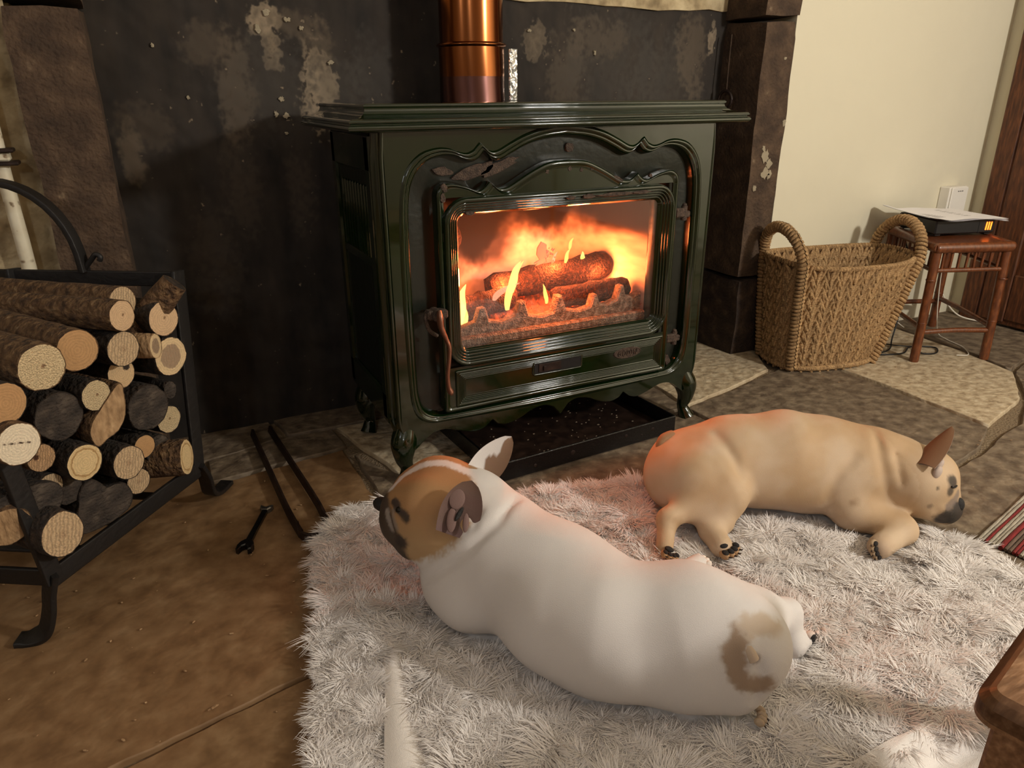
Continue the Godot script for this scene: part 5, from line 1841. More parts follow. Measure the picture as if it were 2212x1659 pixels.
		for step in smooth_steps:
			var acc := PackedVector3Array()
			acc.resize(v.size())
			var cnt := PackedInt32Array()
			cnt.resize(v.size())
			for k in range(0, ix.size(), 3):
				for m in 3:
					var a := ix[k + m]
					var b := ix[k + (m + 1) % 3]
					acc[a] += v[b]
					cnt[a] += 1
			for i in v.size():
				if cnt[i]:
					v[i] = v[i].lerp(acc[i] / cnt[i], 0.55)
		var b := MB.new()
		b.v = v
		b.ix = ix
		b.uv.resize(v.size())
		b.c.resize(v.size())
		for i in v.size():
			b.c[i] = paint.call(v[i])
		return b.mesh()

func sdf_dist(p: Vector3, a: Vector3, b: Vector3) -> float:
	return p.distance_to(Geometry3D.get_closest_point_to_segment(p, a, b))

func grow(s: Pelt, nodes: Dictionary, bones: Array) -> void:
	for q in bones:
		var a: Array = nodes[q[0]]
		var b: Array = nodes[q[1]]
		s.bone(Vector3(a[0], a[1], a[2]), a[3], Vector3(b[0], b[1], b[2]), b[3], q[2])

# a cupped, pointed ear: root, tip, direction its hollow faces
func ear(t: Node3D, root: Vector3, tip: Vector3, opens: Vector3, width: float, cup: float, round_tip: float, back: Color, inside: Color, rim: Color, split := 2.0) -> void:
	var ax := tip - root
	var up := ax.normalized()
	var side := up.cross(opens).normalized()
	var face := side.cross(up).normalized()
	var b := MB.new()
	for shell in 2:
		var rows := []
		var cols := []
		for i in 15:
			var u := i / 14.0
			var w := width * (pow(maxf(0.0, 1.0 - pow(u, round_tip)), 0.55)) * (0.82 + 0.18 * sin(u * PI)) + 0.0008
			var row := PackedVector3Array()
			for k in 15:
				var s := k / 7.0 - 1.0
				var dip := cup * (1.0 - s * s) * (1.0 - 0.55 * u) * (w / width)
				var p := root + ax * u + side * s * w - face * dip + face * (-0.0032 if shell else 0.0) * (1.0 - 0.7 * s * s)
				row.append(p)
			rows.append(row)
			cols.append(back if shell else (inside.lerp(rim, 0.6 * u)))
		var first := b.v.size()
		b.grid(rows, false, cols)
		if split < 1.5 and shell == 0:
			for q in range(first, b.v.size()):
				var row := (q - first) / 15
				if ((q - first) % 15) / 7.0 - 1.0 < -split + 0.25 * sin(row * 0.9):
					b.c[q] = back
	put("ear", b, M.dog_coat, t)

func paw(t: Node3D, at: Vector3, toes: Vector3, sole: Vector3, size: float, coat: Color, show_pads: bool) -> void:
	# toes point along `toes`, the sole faces `sole`
	var f := toes.normalized()
	var s := f.cross(sole).normalized()
	var n := s.cross(f).normalized()
	for k in 4:
		var o := (k - 1.5)
		var c := at + f * size * (0.95 - 0.16 * absf(o)) + s * o * size * 0.42
		var b := MB.new()
		b.blob(c, Vector3(size * 0.27, size * 0.33, size * 0.42), Basis(s, n, f), 10, 8)
		for i in b.c.size():
			b.c[i] = coat
		var toe := put("toe", b, M.dog_coat, t)
		b = MB.new()
		b.tube(PackedVector3Array([c + f * size * 0.34 + n * size * 0.02, c + f * size * 0.55 + n * size * 0.10, c + f * size * 0.66 + n * size * 0.22]), [size * 0.075, size * 0.055, size * 0.015], 6)
		put("claw", b, M.claw, toe)
		if show_pads:
			b = MB.new()
			b.blob(c + n * size * 0.24 + f * size * 0.05, Vector3(size * 0.22, size * 0.16, size * 0.28), Basis(s, n, f), 10, 7)
			put("toe_pad", b, M.pad_black, toe)
	if show_pads:
		var b := MB.new()
		b.blob(at + f * size * 0.22 + n * size * 0.30, Vector3(size * 0.46, size * 0.22, size * 0.34), Basis(s, n, f), 14, 8)
		put("paw_pad", b, M.pad_black, t)

func white_dog() -> Pelt:
	var t := thing("dog", "white bulldog with a tan brown face lying on its belly in front", "dog", Vector3.ZERO)
	var s := Pelt.new(Vector3(0.20, -0.01, -1.16), Vector3(0.86, 0.29, -0.44), 0.0045)
	grow(s, {"rump0": [0.634, 0.110, -0.575, 0.071], "rump1": [0.598, 0.105, -0.639, 0.074], "loin": [0.493, 0.094, -0.709, 0.080], 
		"rib0": [0.477, 0.101, -0.796, 0.083], "rib": [0.438, 0.106, -0.870, 0.089], "shou": [0.411, 0.113, -0.943, 0.086], 
		"neck": [0.386, 0.148, -0.984, 0.075], "skl": [0.337, 0.171, -0.994, 0.053], "skr": [0.376, 0.169, -1.054, 0.055], 
		"brl": [0.316, 0.162, -1.022, 0.044], "brr": [0.349, 0.160, -1.065, 0.044], "muzl": [0.310, 0.129, -1.037, 0.022], 
		"muzr": [0.315, 0.125, -1.065, 0.033], "ckl": [0.331, 0.146, -1.006, 0.037], "nshou": [0.359, 0.074, -0.915, 0.048], 
		"nelb": [0.351, 0.064, -0.874, 0.034], "belly": [0.442, 0.095, -0.754, 0.056], "nhip": [0.550, 0.086, -0.621, 0.065], 
		"nknee": [0.499, 0.083, -0.637, 0.034], "nfoot": [0.612, 0.053, -0.548, 0.024], "fhip": [0.661, 0.090, -0.637, 0.051], 
		"fst": [0.717, 0.089, -0.623, 0.037], "fhk": [0.782, 0.075, -0.622, 0.019], "ffoot": [0.775, 0.032, -0.598, 0.017], 
		"ftoe": [0.803, 0.030, -0.602, 0.015], "fp0": [0.590, 0.060, -0.750, 0.032], "fp1": [0.782, 0.034, -0.826, 0.018]}, [
		["rump0", "rump1", 0.05], ["rump1", "loin", 0.05], ["loin", "rib0", 0.05], ["rib0", "rib", 0.05], ["rib", "shou", 0.05], ["shou", "neck", 0.05], 
		["neck", "skl", 0.03], ["neck", "skr", 0.03], ["skl", "skr", 0.03], ["skl", "brl", 0.03], ["skr", "brr", 0.03], ["brl", "brr", 0.03], 
		["brl", "muzl", 0.025], ["brr", "muzr", 0.02], ["muzl", "muzr", 0.02], ["skl", "ckl", 0.02], ["ckl", "muzl", 0.02], ["shou", "nshou", 0.06], 
		["nshou", "nelb", 0.04], ["rib0", "belly", 0.06], ["belly", "loin", 0.06], ["nhip", "nknee", 0.05], ["nknee", "nfoot", 0.04], 
		["rump1", "fhip", 0.06], ["fhip", "fst", 0.04], ["fst", "fhk", 0.03], ["fhk", "ffoot", 0.02], ["ffoot", "ftoe", 0.015], ["fp0", "fp1", 0.01]])
	s.bone(Vector3(0.395, 0.180, -1.020), 0.050, Vector3(0.425, 0.180, -0.995), 0.042, 0.03)
	# muzzle wrinkles and cheek, neck rolls, the cleft of the rump
	s.bone(Vector3(0.292, 0.150, -1.012), 0.030, Vector3(0.300, 0.135, -1.060), 0.030, 0.014)
	s.bone(Vector3(0.302, 0.128, -0.985), 0.026, Vector3(0.330, 0.135, -0.968), 0.028, 0.016)
	s.bone(Vector3(0.352, 0.130, -0.955), 0.045, Vector3(0.405, 0.150, -0.940), 0.048, 0.012)
	s.chain(v3s([0.467, 0.209, -0.920, 0.403, 0.207, -0.866, 0.352, 0.172, -0.866, 0.315, 0.129, -0.893, 0.297, 0.102, -0.922]), 0.003, 0.014, true)
	s.chain(v3s([0.392, 0.212, -0.905, 0.368, 0.198, -0.884, 0.340, 0.180, -0.901, 0.319, 0.151, -0.910, 0.303, 0.128, -0.935]), 0.002, 0.012, true)
	s.chain(v3s([0.276, 0.196, -1.005, 0.272, 0.176, -0.992, 0.272, 0.158, -0.985]), 0.002, 0.008, true)
	s.chain(v3s([0.606, 0.140, -0.516, 0.611, 0.110, -0.507, 0.612, 0.075, -0.512]), 0.004, 0.014, true)
	s.bone(Vector3(0.602, 0.150, -0.535), 0.012, Vector3(0.600, 0.140, -0.527), 0.010, 0.012)
	var white := Color(0.68, 0.635, 0.60)
	var tan_c := Color(0.37, 0.20, 0.085)
	var fawn := Color(0.47, 0.30, 0.15)
	var dark := Color(0.035, 0.026, 0.022)
	var grey := Color(0.30, 0.25, 0.21)
	var n := noise(201, 55.0, 3)
	var blaze := v3s([0.290, 0.210, -1.045, 0.316, 0.213, -1.064, 0.341, 0.228, -1.060, 0.382, 0.237, -1.032, 0.412, 0.235, -0.988, 0.440, 0.225, -0.945])
	# the tan of the face ends behind the ear and along the jaw
	var pl := Plane(Vector3(0.405, 0.234, -0.968), Vector3(0.366, 0.200, -0.888), Vector3(0.302, 0.126, -0.932))
	if pl.is_point_over(Vector3(0.45, 0.15, -0.85)):
		pl = -pl
	var paint := func(p: Vector3) -> Color:
		var w := 0.006 * n.get_noise_3dv(p) + 0.003 * n.get_noise_3dv(p * 3.0)
		var c := white
		# tan cap over both sides of the skull
		var behind := -pl.distance_to(p) + 0.7 * w
		if p.z < -1.0:
			behind = minf(behind, p.x - 0.43) + 0.7 * w
		var k := smoothstep(0.004, -0.004, behind)
		if p.y < 0.10:
			k = 0.0
		var bd := 1.0
		for i in blaze.size() - 1:
			bd = minf(bd, sdf_dist(p, blaze[i], blaze[i + 1]))
		k *= smoothstep(0.008, 0.013, bd + 0.5 * w)
		var coat := tan_c.lerp(fawn, clampf((0.205 - p.y) / 0.05, 0.0, 1.0))
		c = c.lerp(coat, k)
		# black mask, pale whisker folds
		if p.y > 0.10 and p.z < -0.94:
			var m := smoothstep(0.284, 0.274, p.x + 0.25 * (p.z + 1.0) + 0.3 * (p.y - 0.18) + 0.5 * w)
			c = c.lerp(dark, 0.92 * m)
			c = c.lerp(dark, smoothstep(0.018, 0.008, p.distance_to(Vector3(0.279, 0.150, -0.967)) + w) * 0.95)
			c = c.lerp(dark, smoothstep(0.011, 0.005, sdf_dist(p, Vector3(0.280, 0.207, -0.999), Vector3(0.288, 0.196, -0.962)) + 0.6 * w) * 0.95)
			c = c.lerp(grey, 0.85 * smoothstep(0.006, 0.003, sdf_dist(p, Vector3(0.269, 0.190, -1.006), Vector3(0.270, 0.166, -0.985)) + 0.3 * w))
			c = c.lerp(grey, 0.6 * smoothstep(0.006, 0.003, sdf_dist(p, Vector3(0.2755, 0.196, -0.992), Vector3(0.274, 0.172, -0.974)) + 0.3 * w))
		# tan ring round the tail
		var r := p.distance_to(Vector3(0.620, 0.142, -0.514)) + 1.2 * w
		if p.z > -0.60 and p.x < 0.67:
			var ring := smoothstep(0.062, 0.050, r) * smoothstep(0.022, 0.034, r)
			var cut := smoothstep(0.618, 0.604, p.x + 0.5 * (p.y - 0.15) + w)
			c = c.lerp(Color(0.30, 0.185, 0.10), 0.85 * ring * cut)
			c = c.lerp(Color(0.50, 0.36, 0.23), 0.7 * ring * (1.0 - cut) * smoothstep(0.150, 0.165, p.y))
			c = c.lerp(Color(0.20, 0.13, 0.10), 0.8 * smoothstep(0.010, 0.004, p.distance_to(Vector3(0.606, 0.142, -0.518)) + 0.4 * w))
		return c
	put("coat", s.skin(5, paint), M.dog_coat, t)
	# ears: the near one is turned so that its hollow faces the viewer
	ear(t, Vector3(0.338, 0.190, -0.890), Vector3(0.386, 0.258, -0.922), Vector3(-0.305, 0.42, 0.84), 0.033, 0.012, 3.4, Color(0.24, 0.13, 0.07), Color(0.125, 0.070, 0.060), Color(0.15, 0.08, 0.05))
	var b := MB.new()
	var eb := Basis(Vector3(0.94, 0.0, 0.34), Vector3(0.3, 0.75, -0.5).normalized(), Vector3(-0.305, 0.52, 0.80))
	b.blob(Vector3(0.342, 0.209, -0.903), Vector3(0.008, 0.019, 0.0022), eb, 12, 8)
	b.blob(Vector3(0.361, 0.205, -0.892), Vector3(0.005, 0.015, 0.0022), eb, 12, 8)
	b.blob(Vector3(0.358, 0.235, -0.917), Vector3(0.013, 0.016, 0.002), eb, 12, 8)
	for i in b.c.size():
		b.c[i] = Color(0.18, 0.105, 0.09)
	put("ear_ridge", b, M.dog_coat, t)
	b = MB.new()
	b.blob(Vector3(0.3545, 0.217, -0.902), Vector3(0.0042, 0.012, 0.003), eb * Basis(Vector3(0, 0, 1), -0.5), 10, 6)
	put("ear_canal", b, M.nose_black, t)
	ear(t, Vector3(0.432, 0.212, -1.004), Vector3(0.503, 0.268, -1.016), Vector3(-0.50, 0.35, 0.79), 0.030, 0.012, 2.0, white, Color(0.19, 0.105, 0.06), Color(0.30, 0.18, 0.11), 0.15)
	b = MB.new()
	b.blob(Vector3(0.284, 0.2005, -0.982), Vector3(0.007, 0.006, 0.007), Basis(), 12, 8)
	put("eye", b, M.eye, t)
	b = MB.new()
	b.blob(Vector3(0.277, 0.170, -1.062), Vector3(0.014, 0.012, 0.018), Basis(Vector3.UP, 0.5), 12, 8)
	put("nose", b, M.nose_black, t)
	b = MB.new()
	b.tube(smooth_path(v3s([0.604, 0.158, -0.545, 0.601, 0.150, -0.527, 0.603, 0.140, -0.519])), 0.008, 10)
	for i in b.c.size():
		b.c[i] = Color(0.55, 0.42, 0.31)
	put("tail", b, M.dog_coat, t)
	paw(t, Vector3(0.792, 0.032, -0.598), Vector3(1, -0.1, 0.05), Vector3(0.1, -0.2, 1), 0.020, Color(0.66, 0.52, 0.45), true)
	paw(t, Vector3(0.778, 0.036, -0.824), Vector3(1, 0.1, -0.1), Vector3(0, -1, 0), 0.020, Color(0.76, 0.66, 0.58), false)
	paw(t, Vector3(0.620, 0.040, -0.525), Vector3(0.55, -0.3, 0.6), Vector3(0, -1, 0), 0.018, Color(0.45, 0.33, 0.22), false)
	return s

func tan_dog() -> Pelt:
	var t := thing("dog", "fawn bulldog with a black muzzle asleep behind the white one", "dog", Vector3.ZERO)
	var s := Pelt.new(Vector3(0.72, -0.01, -1.14), Vector3(1.38, 0.26, -0.66), 0.0045)
	grow(s, {"rump": [0.910, 0.087, -1.026, 0.072], "loin": [0.995, 0.114, -0.991, 0.073], "rib": [1.091, 0.123, -0.941, 0.086], 
		"shou": [1.167, 0.107, -0.899, 0.077], "neck": [1.230, 0.116, -0.837, 0.064], "skf": [1.277, 0.116, -0.813, 0.048], 
		"skn": [1.259, 0.114, -0.768, 0.046], "brf": [1.315, 0.105, -0.771, 0.044], "brn": [1.291, 0.093, -0.749, 0.037], 
		"muzf": [1.328, 0.060, -0.747, 0.030], "muzn": [1.308, 0.058, -0.724, 0.022], "jaw": [1.262, 0.076, -0.767, 0.031], 
		"belly": [1.036, 0.102, -0.962, 0.057], "bel2": [1.115, 0.089, -0.898, 0.051], "th0": [0.896, 0.104, -0.974, 0.062], 
		"th1": [0.918, 0.088, -0.946, 0.064], "stif": [0.877, 0.077, -0.943, 0.031], "nhock": [0.797, 0.061, -0.937, 0.018], 
		"npaw": [0.762, 0.032, -0.897, 0.017], "butt": [0.878, 0.090, -1.015, 0.035], "nshou": [1.165, 0.097, -0.847, 0.056], 
		"nelb": [1.150, 0.052, -0.808, 0.034], "nwr": [1.195, 0.039, -0.726, 0.025], "npf": [1.115, 0.035, -0.712, 0.023], 
		"uleg": [0.900, 0.045, -0.905, 0.030], "uhk": [0.872, 0.035, -0.895, 0.022], "upaw": [0.857, 0.032, -0.848, 0.022]}, [
		["rump", "loin", 0.05], ["loin", "rib", 0.05], ["rib", "shou", 0.05], ["shou", "neck", 0.05], ["neck", "skf", 0.04], ["neck", "skn", 0.04], 
		["skf", "skn", 0.03], ["skf", "brf", 0.03], ["skn", "brn", 0.03], ["brf", "brn", 0.03], ["brf", "muzf", 0.025], ["brn", "muzn", 0.025], 
		["muzf", "muzn", 0.02], ["neck", "jaw", 0.03], ["jaw", "muzn", 0.03], ["loin", "belly", 0.06], ["belly", "bel2", 0.05], ["bel2", "shou", 0.05], 
		["rump", "butt", 0.05], ["uleg", "uhk", 0.02], ["uhk", "upaw", 0.015], ["rump", "th0", 0.05], ["th0", "th1", 0.014], ["th1", "stif", 0.02], 
		["stif", "nhock", 0.03], ["nhock", "npaw", 0.02], ["shou", "nshou", 0.04], ["nshou", "nelb", 0.014], ["nelb", "nwr", 0.03], ["nwr", "npf", 0.02]])
	s.chain(v3s([1.219, 0.200, -0.839, 1.187, 0.172, -0.794, 1.181, 0.129, -0.771, 1.190, 0.100, -0.764]), 0.003, 0.014, true)
	s.chain(v3s([1.235, 0.180, -0.815, 1.210, 0.165, -0.775, 1.204, 0.125, -0.752]), 0.0015, 0.010, true)
	s.chain(v3s([0.938, 0.192, -0.980, 0.938, 0.183, -0.952, 0.940, 0.161, -0.924, 0.938, 0.140, -0.904]), 0.002, 0.018, true)
	s.chain(v3s([1.092, 0.070, -0.820, 1.096, 0.110, -0.818, 1.113, 0.143, -0.818, 1.146, 0.168, -0.818]), 0.0005, 0.020, true)
	# brow, flews and wrinkles of the face
	s.bone(Vector3(1.292, 0.118, -0.735), 0.018, Vector3(1.318, 0.122, -0.752), 0.018, 0.012)
	s.bone(Vector3(1.292, 0.062, -0.716), 0.020, Vector3(1.318, 0.058, -0.722), 0.020, 0.010)
	s.bone(Vector3(1.262, 0.072, -0.735), 0.024, Vector3(1.285, 0.066, -0.722), 0.022, 0.012)
	s.chain(v3s([1.274, 0.088, -0.703, 1.291, 0.100, -0.700, 1.312, 0.110, -0.703]), 0.0035, 0.007, true)
	s.chain(v3s([1.282, 0.074, -0.696, 1.298, 0.086, -0.696, 1.318, 0.094, -0.700]), 0.0025, 0.006, true)
	s.chain(v3s([1.258, 0.074, -0.709, 1.270, 0.060, -0.702, 1.285, 0.052, -0.695]), 0.003, 0.007, true)
	var fawn := Color(0.50, 0.335, 0.19)
	var light := Color(0.58, 0.43, 0.29)
	var rust := Color(0.42, 0.235, 0.105)
	var dark := Color(0.022, 0.017, 0.014)
	var n := noise(301, 45.0, 3)
	var n2 := noise(302, 9.0, 3)
	var paint := func(p: Vector3) -> Color:
		var w := 0.006 * n.get_noise_3dv(p)
		var c := fawn.lerp(light, clampf(0.5 + 1.2 * n2.get_noise_3dv(p), 0.0, 1.0))
		c = c.lerp(rust, 0.35 * smoothstep(0.16, 0.21, p.y) * smoothstep(1.0, 1.3, p.x))
		c = c.lerp(Color(0.50, 0.37, 0.29), 0.5 * smoothstep(0.09, 0.04, p.y) * smoothstep(1.14, 1.09, p.x) * smoothstep(0.93, 0.97, p.x))
		if p.x > 1.22:
			c = c.lerp(Color(0.40, 0.26, 0.14), 0.35)
		c = c.lerp(dark, 0.96 * smoothstep(0.034, 0.024, p.distance_to(Vector3(1.310, 0.060, -0.700)) + 1.2 * w))
		c = c.lerp(dark, 0.96 * smoothstep(0.026, 0.016, p.distance_to(Vector3(1.278, 0.054, -0.700)) + w))
		c = c.lerp(Color(0.17, 0.13, 0.11), 0.8 * smoothstep(0.010, 0.005, sdf_dist(p, Vector3(1.280, 0.082, -0.698), Vector3(1.312, 0.102, -0.702)) + 0.3 * w))
		c = c.lerp(dark, 0.92 * smoothstep(0.020, 0.009, p.distance_to(Vector3(1.296, 0.127, -0.710)) + w))
		c = c.lerp(dark, 0.85 * smoothstep(0.013, 0.005, p.distance_to(Vector3(1.282, 0.112, -0.703)) + 0.6 * w))
		c = c.lerp(dark, 0.8 * smoothstep(0.006, 0.002, p.distance_to(Vector3(1.251, 0.124, -0.711)) + 0.3 * w))
		c = c.lerp(dark, 0.5 * smoothstep(0.008, 0.003, p.distance_to(Vector3(1.245, 0.084, -0.714)) + 0.3 * w))
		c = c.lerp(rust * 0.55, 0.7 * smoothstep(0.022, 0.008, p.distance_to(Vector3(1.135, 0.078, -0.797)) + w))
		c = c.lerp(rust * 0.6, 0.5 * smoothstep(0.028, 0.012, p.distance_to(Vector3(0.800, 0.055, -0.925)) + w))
		return c
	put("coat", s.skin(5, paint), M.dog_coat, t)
	ear(t, Vector3(1.238, 0.156, -0.742), Vector3(1.350, 0.206, -0.768), Vector3(0.62, -0.72, 0.25), 0.030, 0.010, 1.45, Color(0.16, 0.075, 0.035), Color(0.42, 0.31, 0.25), Color(0.22, 0.12, 0.07))
	var b := MB.new()
	b.blob(Vector3(1.256, 0.152, -0.722), Vector3(0.010, 0.013, 0.007), Basis(Vector3(0, 0, 1), -0.5), 10, 8)
	b.blob(Vector3(1.272, 0.160, -0.730), Vector3(0.007, 0.012, 0.005), Basis(Vector3(0, 0, 1), -0.8), 10, 8)
	for i in b.c.size():
		b.c[i] = Color(0.48, 0.38, 0.32)
	put("ear_ridge", b, M.dog_coat, t)
	b = MB.new()
	b.blob(Vector3(1.314, 0.075, -0.703), Vector3(0.010, 0.016, 0.012), Basis(Vector3.UP, 0.6), 14, 10)
	put("nose", b, M.nose_black, t)
	b = MB.new()
	b.tube(smooth_path(v3s([1.284, 0.122, -0.7055, 1.292, 0.119, -0.7040, 1.300, 0.120, -0.7055])), 0.0016, 6)
	put("closed_eye", b, M.nose_black, t)
	b = MB.new()
	b.tube(smooth_path(v3s([0.900, 0.160, -1.060, 0.880, 0.155, -1.064, 0.868, 0.142, -1.060, 0.866, 0.130, -1.055])), [0.014, 0.0145, 0.0145, 0.0145, 0.014, 0.014, 0.014, 0.0135, 0.013, 0.013, 0.0125, 0.012, 0.011, 0.010, 0.009, 0.008, 0.007, 0.005, 0.002], 12)
	for i in b.c.size():
		b.c[i] = Color(0.33, 0.18, 0.085)
	put("tail", b, M.dog_coat, t)
	paw(t, Vector3(0.757, 0.034, -0.885), Vector3(-0.25, -0.10, 1), Vector3(0.25, 0.75, 0.55), 0.021, Color(0.42, 0.25, 0.12), true)
	paw(t, Vector3(0.853, 0.036, -0.846), Vector3(0.25, -0.05, 1), Vector3(0.05, 0.85, 0.45), 0.026, Color(0.42, 0.25, 0.12), true)
	paw(t, Vector3(1.112, 0.038, -0.712), Vector3(-1, -0.1, 0.25), Vector3(0.0, 0.35, 0.95), 0.022, Color(0.52, 0.38, 0.24), true)
	return s

# ------------------------------------------------------------------ blanket, rag rug, table
func blanket(dogs: Array) -> void:
	var t := thing("shaggy_blanket", "white shaggy faux fur blanket spread on the flagstones under the two dogs", "blanket", Vector3.ZERO)
	var edge := v2s([0.262, -1.315, 0.36, -1.312, 0.49, -1.255, 0.62, -1.205, 0.70, -1.198, 0.885, -1.150, 1.02, -1.06, 1.15, -0.925, 1.262, -0.81, 1.29, -0.72, 1.305, -0.64, 1.29, -0.54, 1.20, -0.42, 1.05, -0.35, 0.92, -0.37, 0.78, -0.405, 0.70, -0.385, 0.60, -0.30, 0.40, -0.22, 0.10, -0.25, 0.03, -0.50, 0.076, -0.71, 0.113, -0.876, 0.152, -1.03, 0.172, -1.168, 0.21, -1.27])
	var n := noise(401, 7.0, 3)
	var n2 := noise(402, 26.0, 2)
	var ht := func(x: float, z: float) -> float:
		return 0.011 + 0.010 * n.get_noise_2d(x, z) + 0.005 * n2.get_noise_2d(x, z)
	# crease where the plain backing shows: a narrow wedge widening towards the viewer
	var wedge := v2s([0.222, -0.905, 0.240, -0.885, 0.205, -0.64, 0.195, -0.40, 0.065, -0.40, 0.130, -0.66])
	var b := MB.new()
	var cell := 0.0125
	var vid := {}
	for i in 112:
		for k in 96:
			var c := Vector2(0.0 + i * cell, -1.34 + k * cell)
			if not Geometry2D.is_point_in_polygon(c + Vector2.ONE * cell * 0.5, edge):
				continue
			var id := []
			for q in [[0, 0], [1, 0], [1, 1], [0, 1]]:
				var key: int = (i + q[0]) * 1000 + k + q[1]
				if not vid.has(key):
					var p := c + Vector2(q[0], q[1]) * cell
					vid[key] = b.vert(Vector3(p.x, ht.call(p.x, p.y), p.y), Color(0.86, 0.82, 0.79))
				id.append(vid[key])
			b.tri(id[0], id[1], id[2])
			b.tri(id[0], id[2], id[3])
	put("base_cloth", b, M.fur, t)
	# plain backing: in the crease, and turned up at the near right corner
	b = MB.new()
	var rows := []
	for i in 25:
		var u := i / 24.0
		var row := PackedVector3Array()
		for k in 9:
			var v := k / 8.0
			var x := lerpf(lerpf(0.222, 0.062, u), lerpf(0.240, 0.190, u), v)
			var z := lerpf(-0.905, -0.40, u)
			var fold := sin(PI * clampf(v * 1.25, 0.0, 1.0)) * 0.010 - 0.008 * smoothstep(0.75, 1.0, v)
			row.append(Vector3(x, 0.020 + fold * (0.4 + 0.8 * u), z))
		rows.append(row)
	b.grid(rows)
	put("crease_backing", b, M.backing, t)
	b = MB.new()
	rows = []
	for i in 40:
		var u := i / 39.0
		var row := PackedVector3Array()
		for k in 40:
			var v := k / 39.0
			var x := lerpf(0.55, 1.25, u)
			var z := lerpf(-0.415, -0.12, v)
			row.append(Vector3(x, 0.010 + 0.012 * sin(u * 5.0 + v * 14.0 + 3.0 * n.get_noise_2d(u * 0.3, v * 0.3)) * 0.5 + 0.016 * n.get_noise_2d(x * 1.0, z * 2.5) + 0.006, z))
		rows.append(row)
	b.grid(rows)
	put("turned_backing", b, M.backing, t)
	# fur: tufts of fine blades, many copies of a few kinds
	var r := RandomNumberGenerator.new()
	r.seed = 40
	var kinds := []
	var NK := 8
	for q in NK:
		var mb := MB.new()
		var sweep := Vector3(r.randf_range(0.35, 1.0), 0, r.randf_range(-0.2, 0.2))
		for k in 150:
			var a := r.randf() * TAU
			var rad := 0.013 * sqrt(r.randf())
			var root := Vector3(cos(a) * rad, 0, sin(a) * rad)
			var out := Vector3(cos(a), 0, sin(a)) * r.randf_range(0.0, 0.9) * rad / 0.013 + sweep * r.randf_range(0.7, 1.15) + Vector3(r.randf_range(-0.12, 0.12), 0, r.randf_range(-0.12, 0.12))
			var L := r.randf_range(0.022, 0.038)
			var w := r.randf_range(0.0005, 0.00105)
			var side := out.cross(Vector3.UP).normalized().rotated(Vector3.UP, r.randf_range(-0.5, 0.5))
			var shade := r.randf_range(0.9, 1.0)
			var cc := Color(shade, shade * 0.985, shade * 0.97)
			var base := mb.v.size()
			var curl := side * r.randf_range(-0.004, 0.004)
			for m in 5:
				var u := m / 4.0
				var p := root + Vector3.UP * L * (u - 0.52 * u * u) * 0.80 + out * L * u * u * 0.78 + curl * u * u
				var ww: float = w * [0.9, 1.1, 1.05, 0.8, 0.12][m]
				mb.vert(p - side * ww, cc)
				mb.vert(p + side * ww, cc)
			for m in 4:
				mb.tri(base + m * 2, base + m * 2 + 2, base + m * 2 + 1)
				mb.tri(base + m * 2 + 1, base + m * 2 + 2, base + m * 2 + 3)
		kinds.append(mb.mesh())
	var lists := []
	for q in NK:
		lists.append([])
	var flow := noise(410, 16.0, 2)
	var step := 0.0098
	for i in 140:
		for k in 120:
			var p := Vector2(-0.01 + (i + r.randf()) * step, -1.345 + (k + r.randf()) * step)
			if not Geometry2D.is_point_in_polygon(p, edge) or Geometry2D.is_point_in_polygon(p, wedge):
				continue
			var y: float = ht.call(p.x, p.y)
			var size := r.randf_range(0.75, 1.15) * (1.0 + 0.35 * n.get_noise_2d(p.x * 2.0, p.y * 2.0))
			var dmin := 1.0
			for d in dogs:
				dmin = minf(dmin, minf(d.value(Vector3(p.x, y + 0.012, p.y)), d.value(Vector3(p.x, y + 0.024, p.y))))
			if dmin < 0.002:
				continue
			if dmin < 0.02:
				size *= 0.55 + 20.0 * (dmin - 0.002)
			var ang := flow.get_noise_2d(p.x, p.y) * 9.0 + r.randf_range(-0.5, 0.5)
			var bs := Basis(Vector3.UP, ang).scaled(Vector3.ONE * size)
			bs = Basis(Vector3(r.randf_range(-1, 1), 0, r.randf_range(-1, 1)).normalized(), r.randf_range(0.0, 0.35)) * bs
			lists[r.randi() % NK].append(Transform3D(bs, Vector3(p.x, y - 0.002, p.y)))
	for q in NK:
		var mm := MultiMesh.new()
		mm.transform_format = MultiMesh.TRANSFORM_3D
		mm.use_colors = true
		mm.mesh = kinds[q]
		mm.instance_count = lists[q].size()
		for i in lists[q].size():
			mm.set_instance_transform(i, lists[q][i])
			var sh := r.randf_range(0.90, 0.98)
			mm.set_instance_color(i, Color(sh, sh * 0.965, sh * 0.94))
		var o := MultiMeshInstance3D.new()
		o.name = "fur" if q == 0 else "fur_%03d" % q
		o.multimesh = mm
		o.material_override = M.fur
		o.set_meta("kind", "stuff")
		t.add_child(o, true)

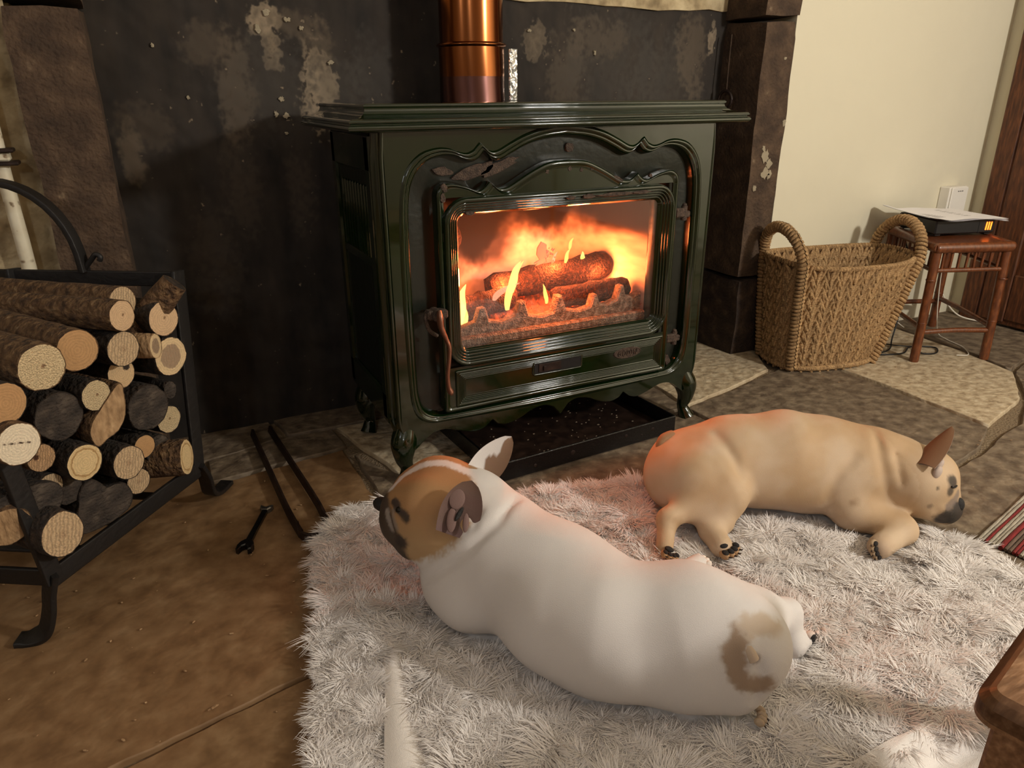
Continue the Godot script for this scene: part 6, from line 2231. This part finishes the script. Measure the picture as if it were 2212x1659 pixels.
func rag_rug() -> void:
	var t := thing("rag_rug", "woven rag rug with red and cream stripes at the right edge of the floor", "rug", Vector3(1.352, 0.0, -0.672))
	var U := Vector3(0.965, 0, -0.22).normalized()   # along the short edge
	var W := Vector3(0.20, 0, 0.98).normalized()     # the stripes run this way
	var cols := {"r": Color(0.30, 0.030, 0.028), "c": Color(0.56, 0.49, 0.38), "b": Color(0.20, 0.13, 0.09), "g": Color(0.42, 0.38, 0.31)}
	# bands from the near left corner away to the right
	var bands := [["c", 0.012], ["r", 0.006], ["c", 0.018], ["r", 0.010], ["b", 0.014], ["r", 0.012], ["c", 0.020], ["g", 0.022], ["b", 0.004], ["c", 0.022], ["g", 0.022], ["r", 0.006], ["c", 0.026], ["g", 0.022], ["c", 0.026], ["r", 0.010], ["b", 0.014], ["r", 0.010], ["c", 0.05], ["g", 0.05], ["c", 0.08]]
	var n := noise(501, 40.0, 2)
	var at := 0.0
	for q in bands:
		var m := maxi(1, int(q[1] / 0.0055))
		for k in m:
			var b := MB.new()
			var path := PackedVector3Array()
			var o: float = at + q[1] * (k + 0.5) / m
			for i in 60:
				var u := 0.95 * i / 59.0
				var p := W * o * 1.0 + U * u
				path.append(p + Vector3(0, 0.005 + 0.0012 * sin(u * 420.0 + (PI if (int(at * 1000) + k) % 2 else 0.0)), 0) + W * 0.0006 * n.get_noise_2d(u * 9, o * 90))
			b.tube(path, 0.5 * q[1] / m * 1.05, 6)
			for i in b.c.size():
				var v := b.v[i]
				b.c[i] = cols[q[0]] * (0.85 + 0.3 * n.get_noise_3dv(v * 3.0))
			put("woven_band", b, M.wool, t)
		at += q[1]

func side_table() -> void:
	var c := Vector3(0.499, 0.40, -0.222)
	var t := thing("side_table", "corner of a rounded brown wooden table close to the viewer at the lower right", "table", Vector3(c.x, 0, c.z))
	# edges run from the near-left corner
	var e1 := Vector3(0.110, 0, -0.028).normalized()
	var e2 := Vector3(-0.35, 0, 0.62).normalized()
	e2 = (Vector3(0.245, 0, 0.97)).normalized()
	var lay := Transform3D(Basis(e1, e2, Vector3(0, 1, 0)), Vector3(0, 0.40, 0))
	var poly := PackedVector2Array()
	for k in 9:
		var a := PI + PI / 2 * k / 8.0
		poly.append(Vector2(0.018 + 0.018 * cos(a), 0.018 + 0.018 * sin(a)))
	poly.append_array(v2s([0.50, 0.0, 0.50, 0.32, 0.0, 0.32]))
	var b := MB.new()
	b.prism(poly, -0.026, -0.004, 0.006, lay)
	b.prism(poly, -0.022, 0.0, 0.010, lay)
	put("table_top", b, M.table_wood, t)
	for q in [[0.03, 0.03], [0.47, 0.03], [0.47, 0.29], [0.03, 0.29]]:
		b = MB.new()
		b.box(Vector3(0, 0.187, 0), Vector3(0.032, 0.374, 0.032), 0.003, Transform3D(Basis(e1, Vector3.UP, e2), e1 * q[0] + e2 * q[1]))
		put("leg", b, M.table_wood, t)
	for q in [[0.25, 0.03, 0.41, 0.02], [0.25, 0.29, 0.41, 0.02], [0.03, 0.16, 0.02, 0.23], [0.47, 0.16, 0.02, 0.23]]:
		b = MB.new()
		b.box(Vector3(0, 0.345, 0), Vector3(q[2], 0.05, q[3]), 0.003, Transform3D(Basis(e1, Vector3.UP, e2), e1 * q[0] + e2 * q[1]))
		put("apron", b, M.table_wood, t)
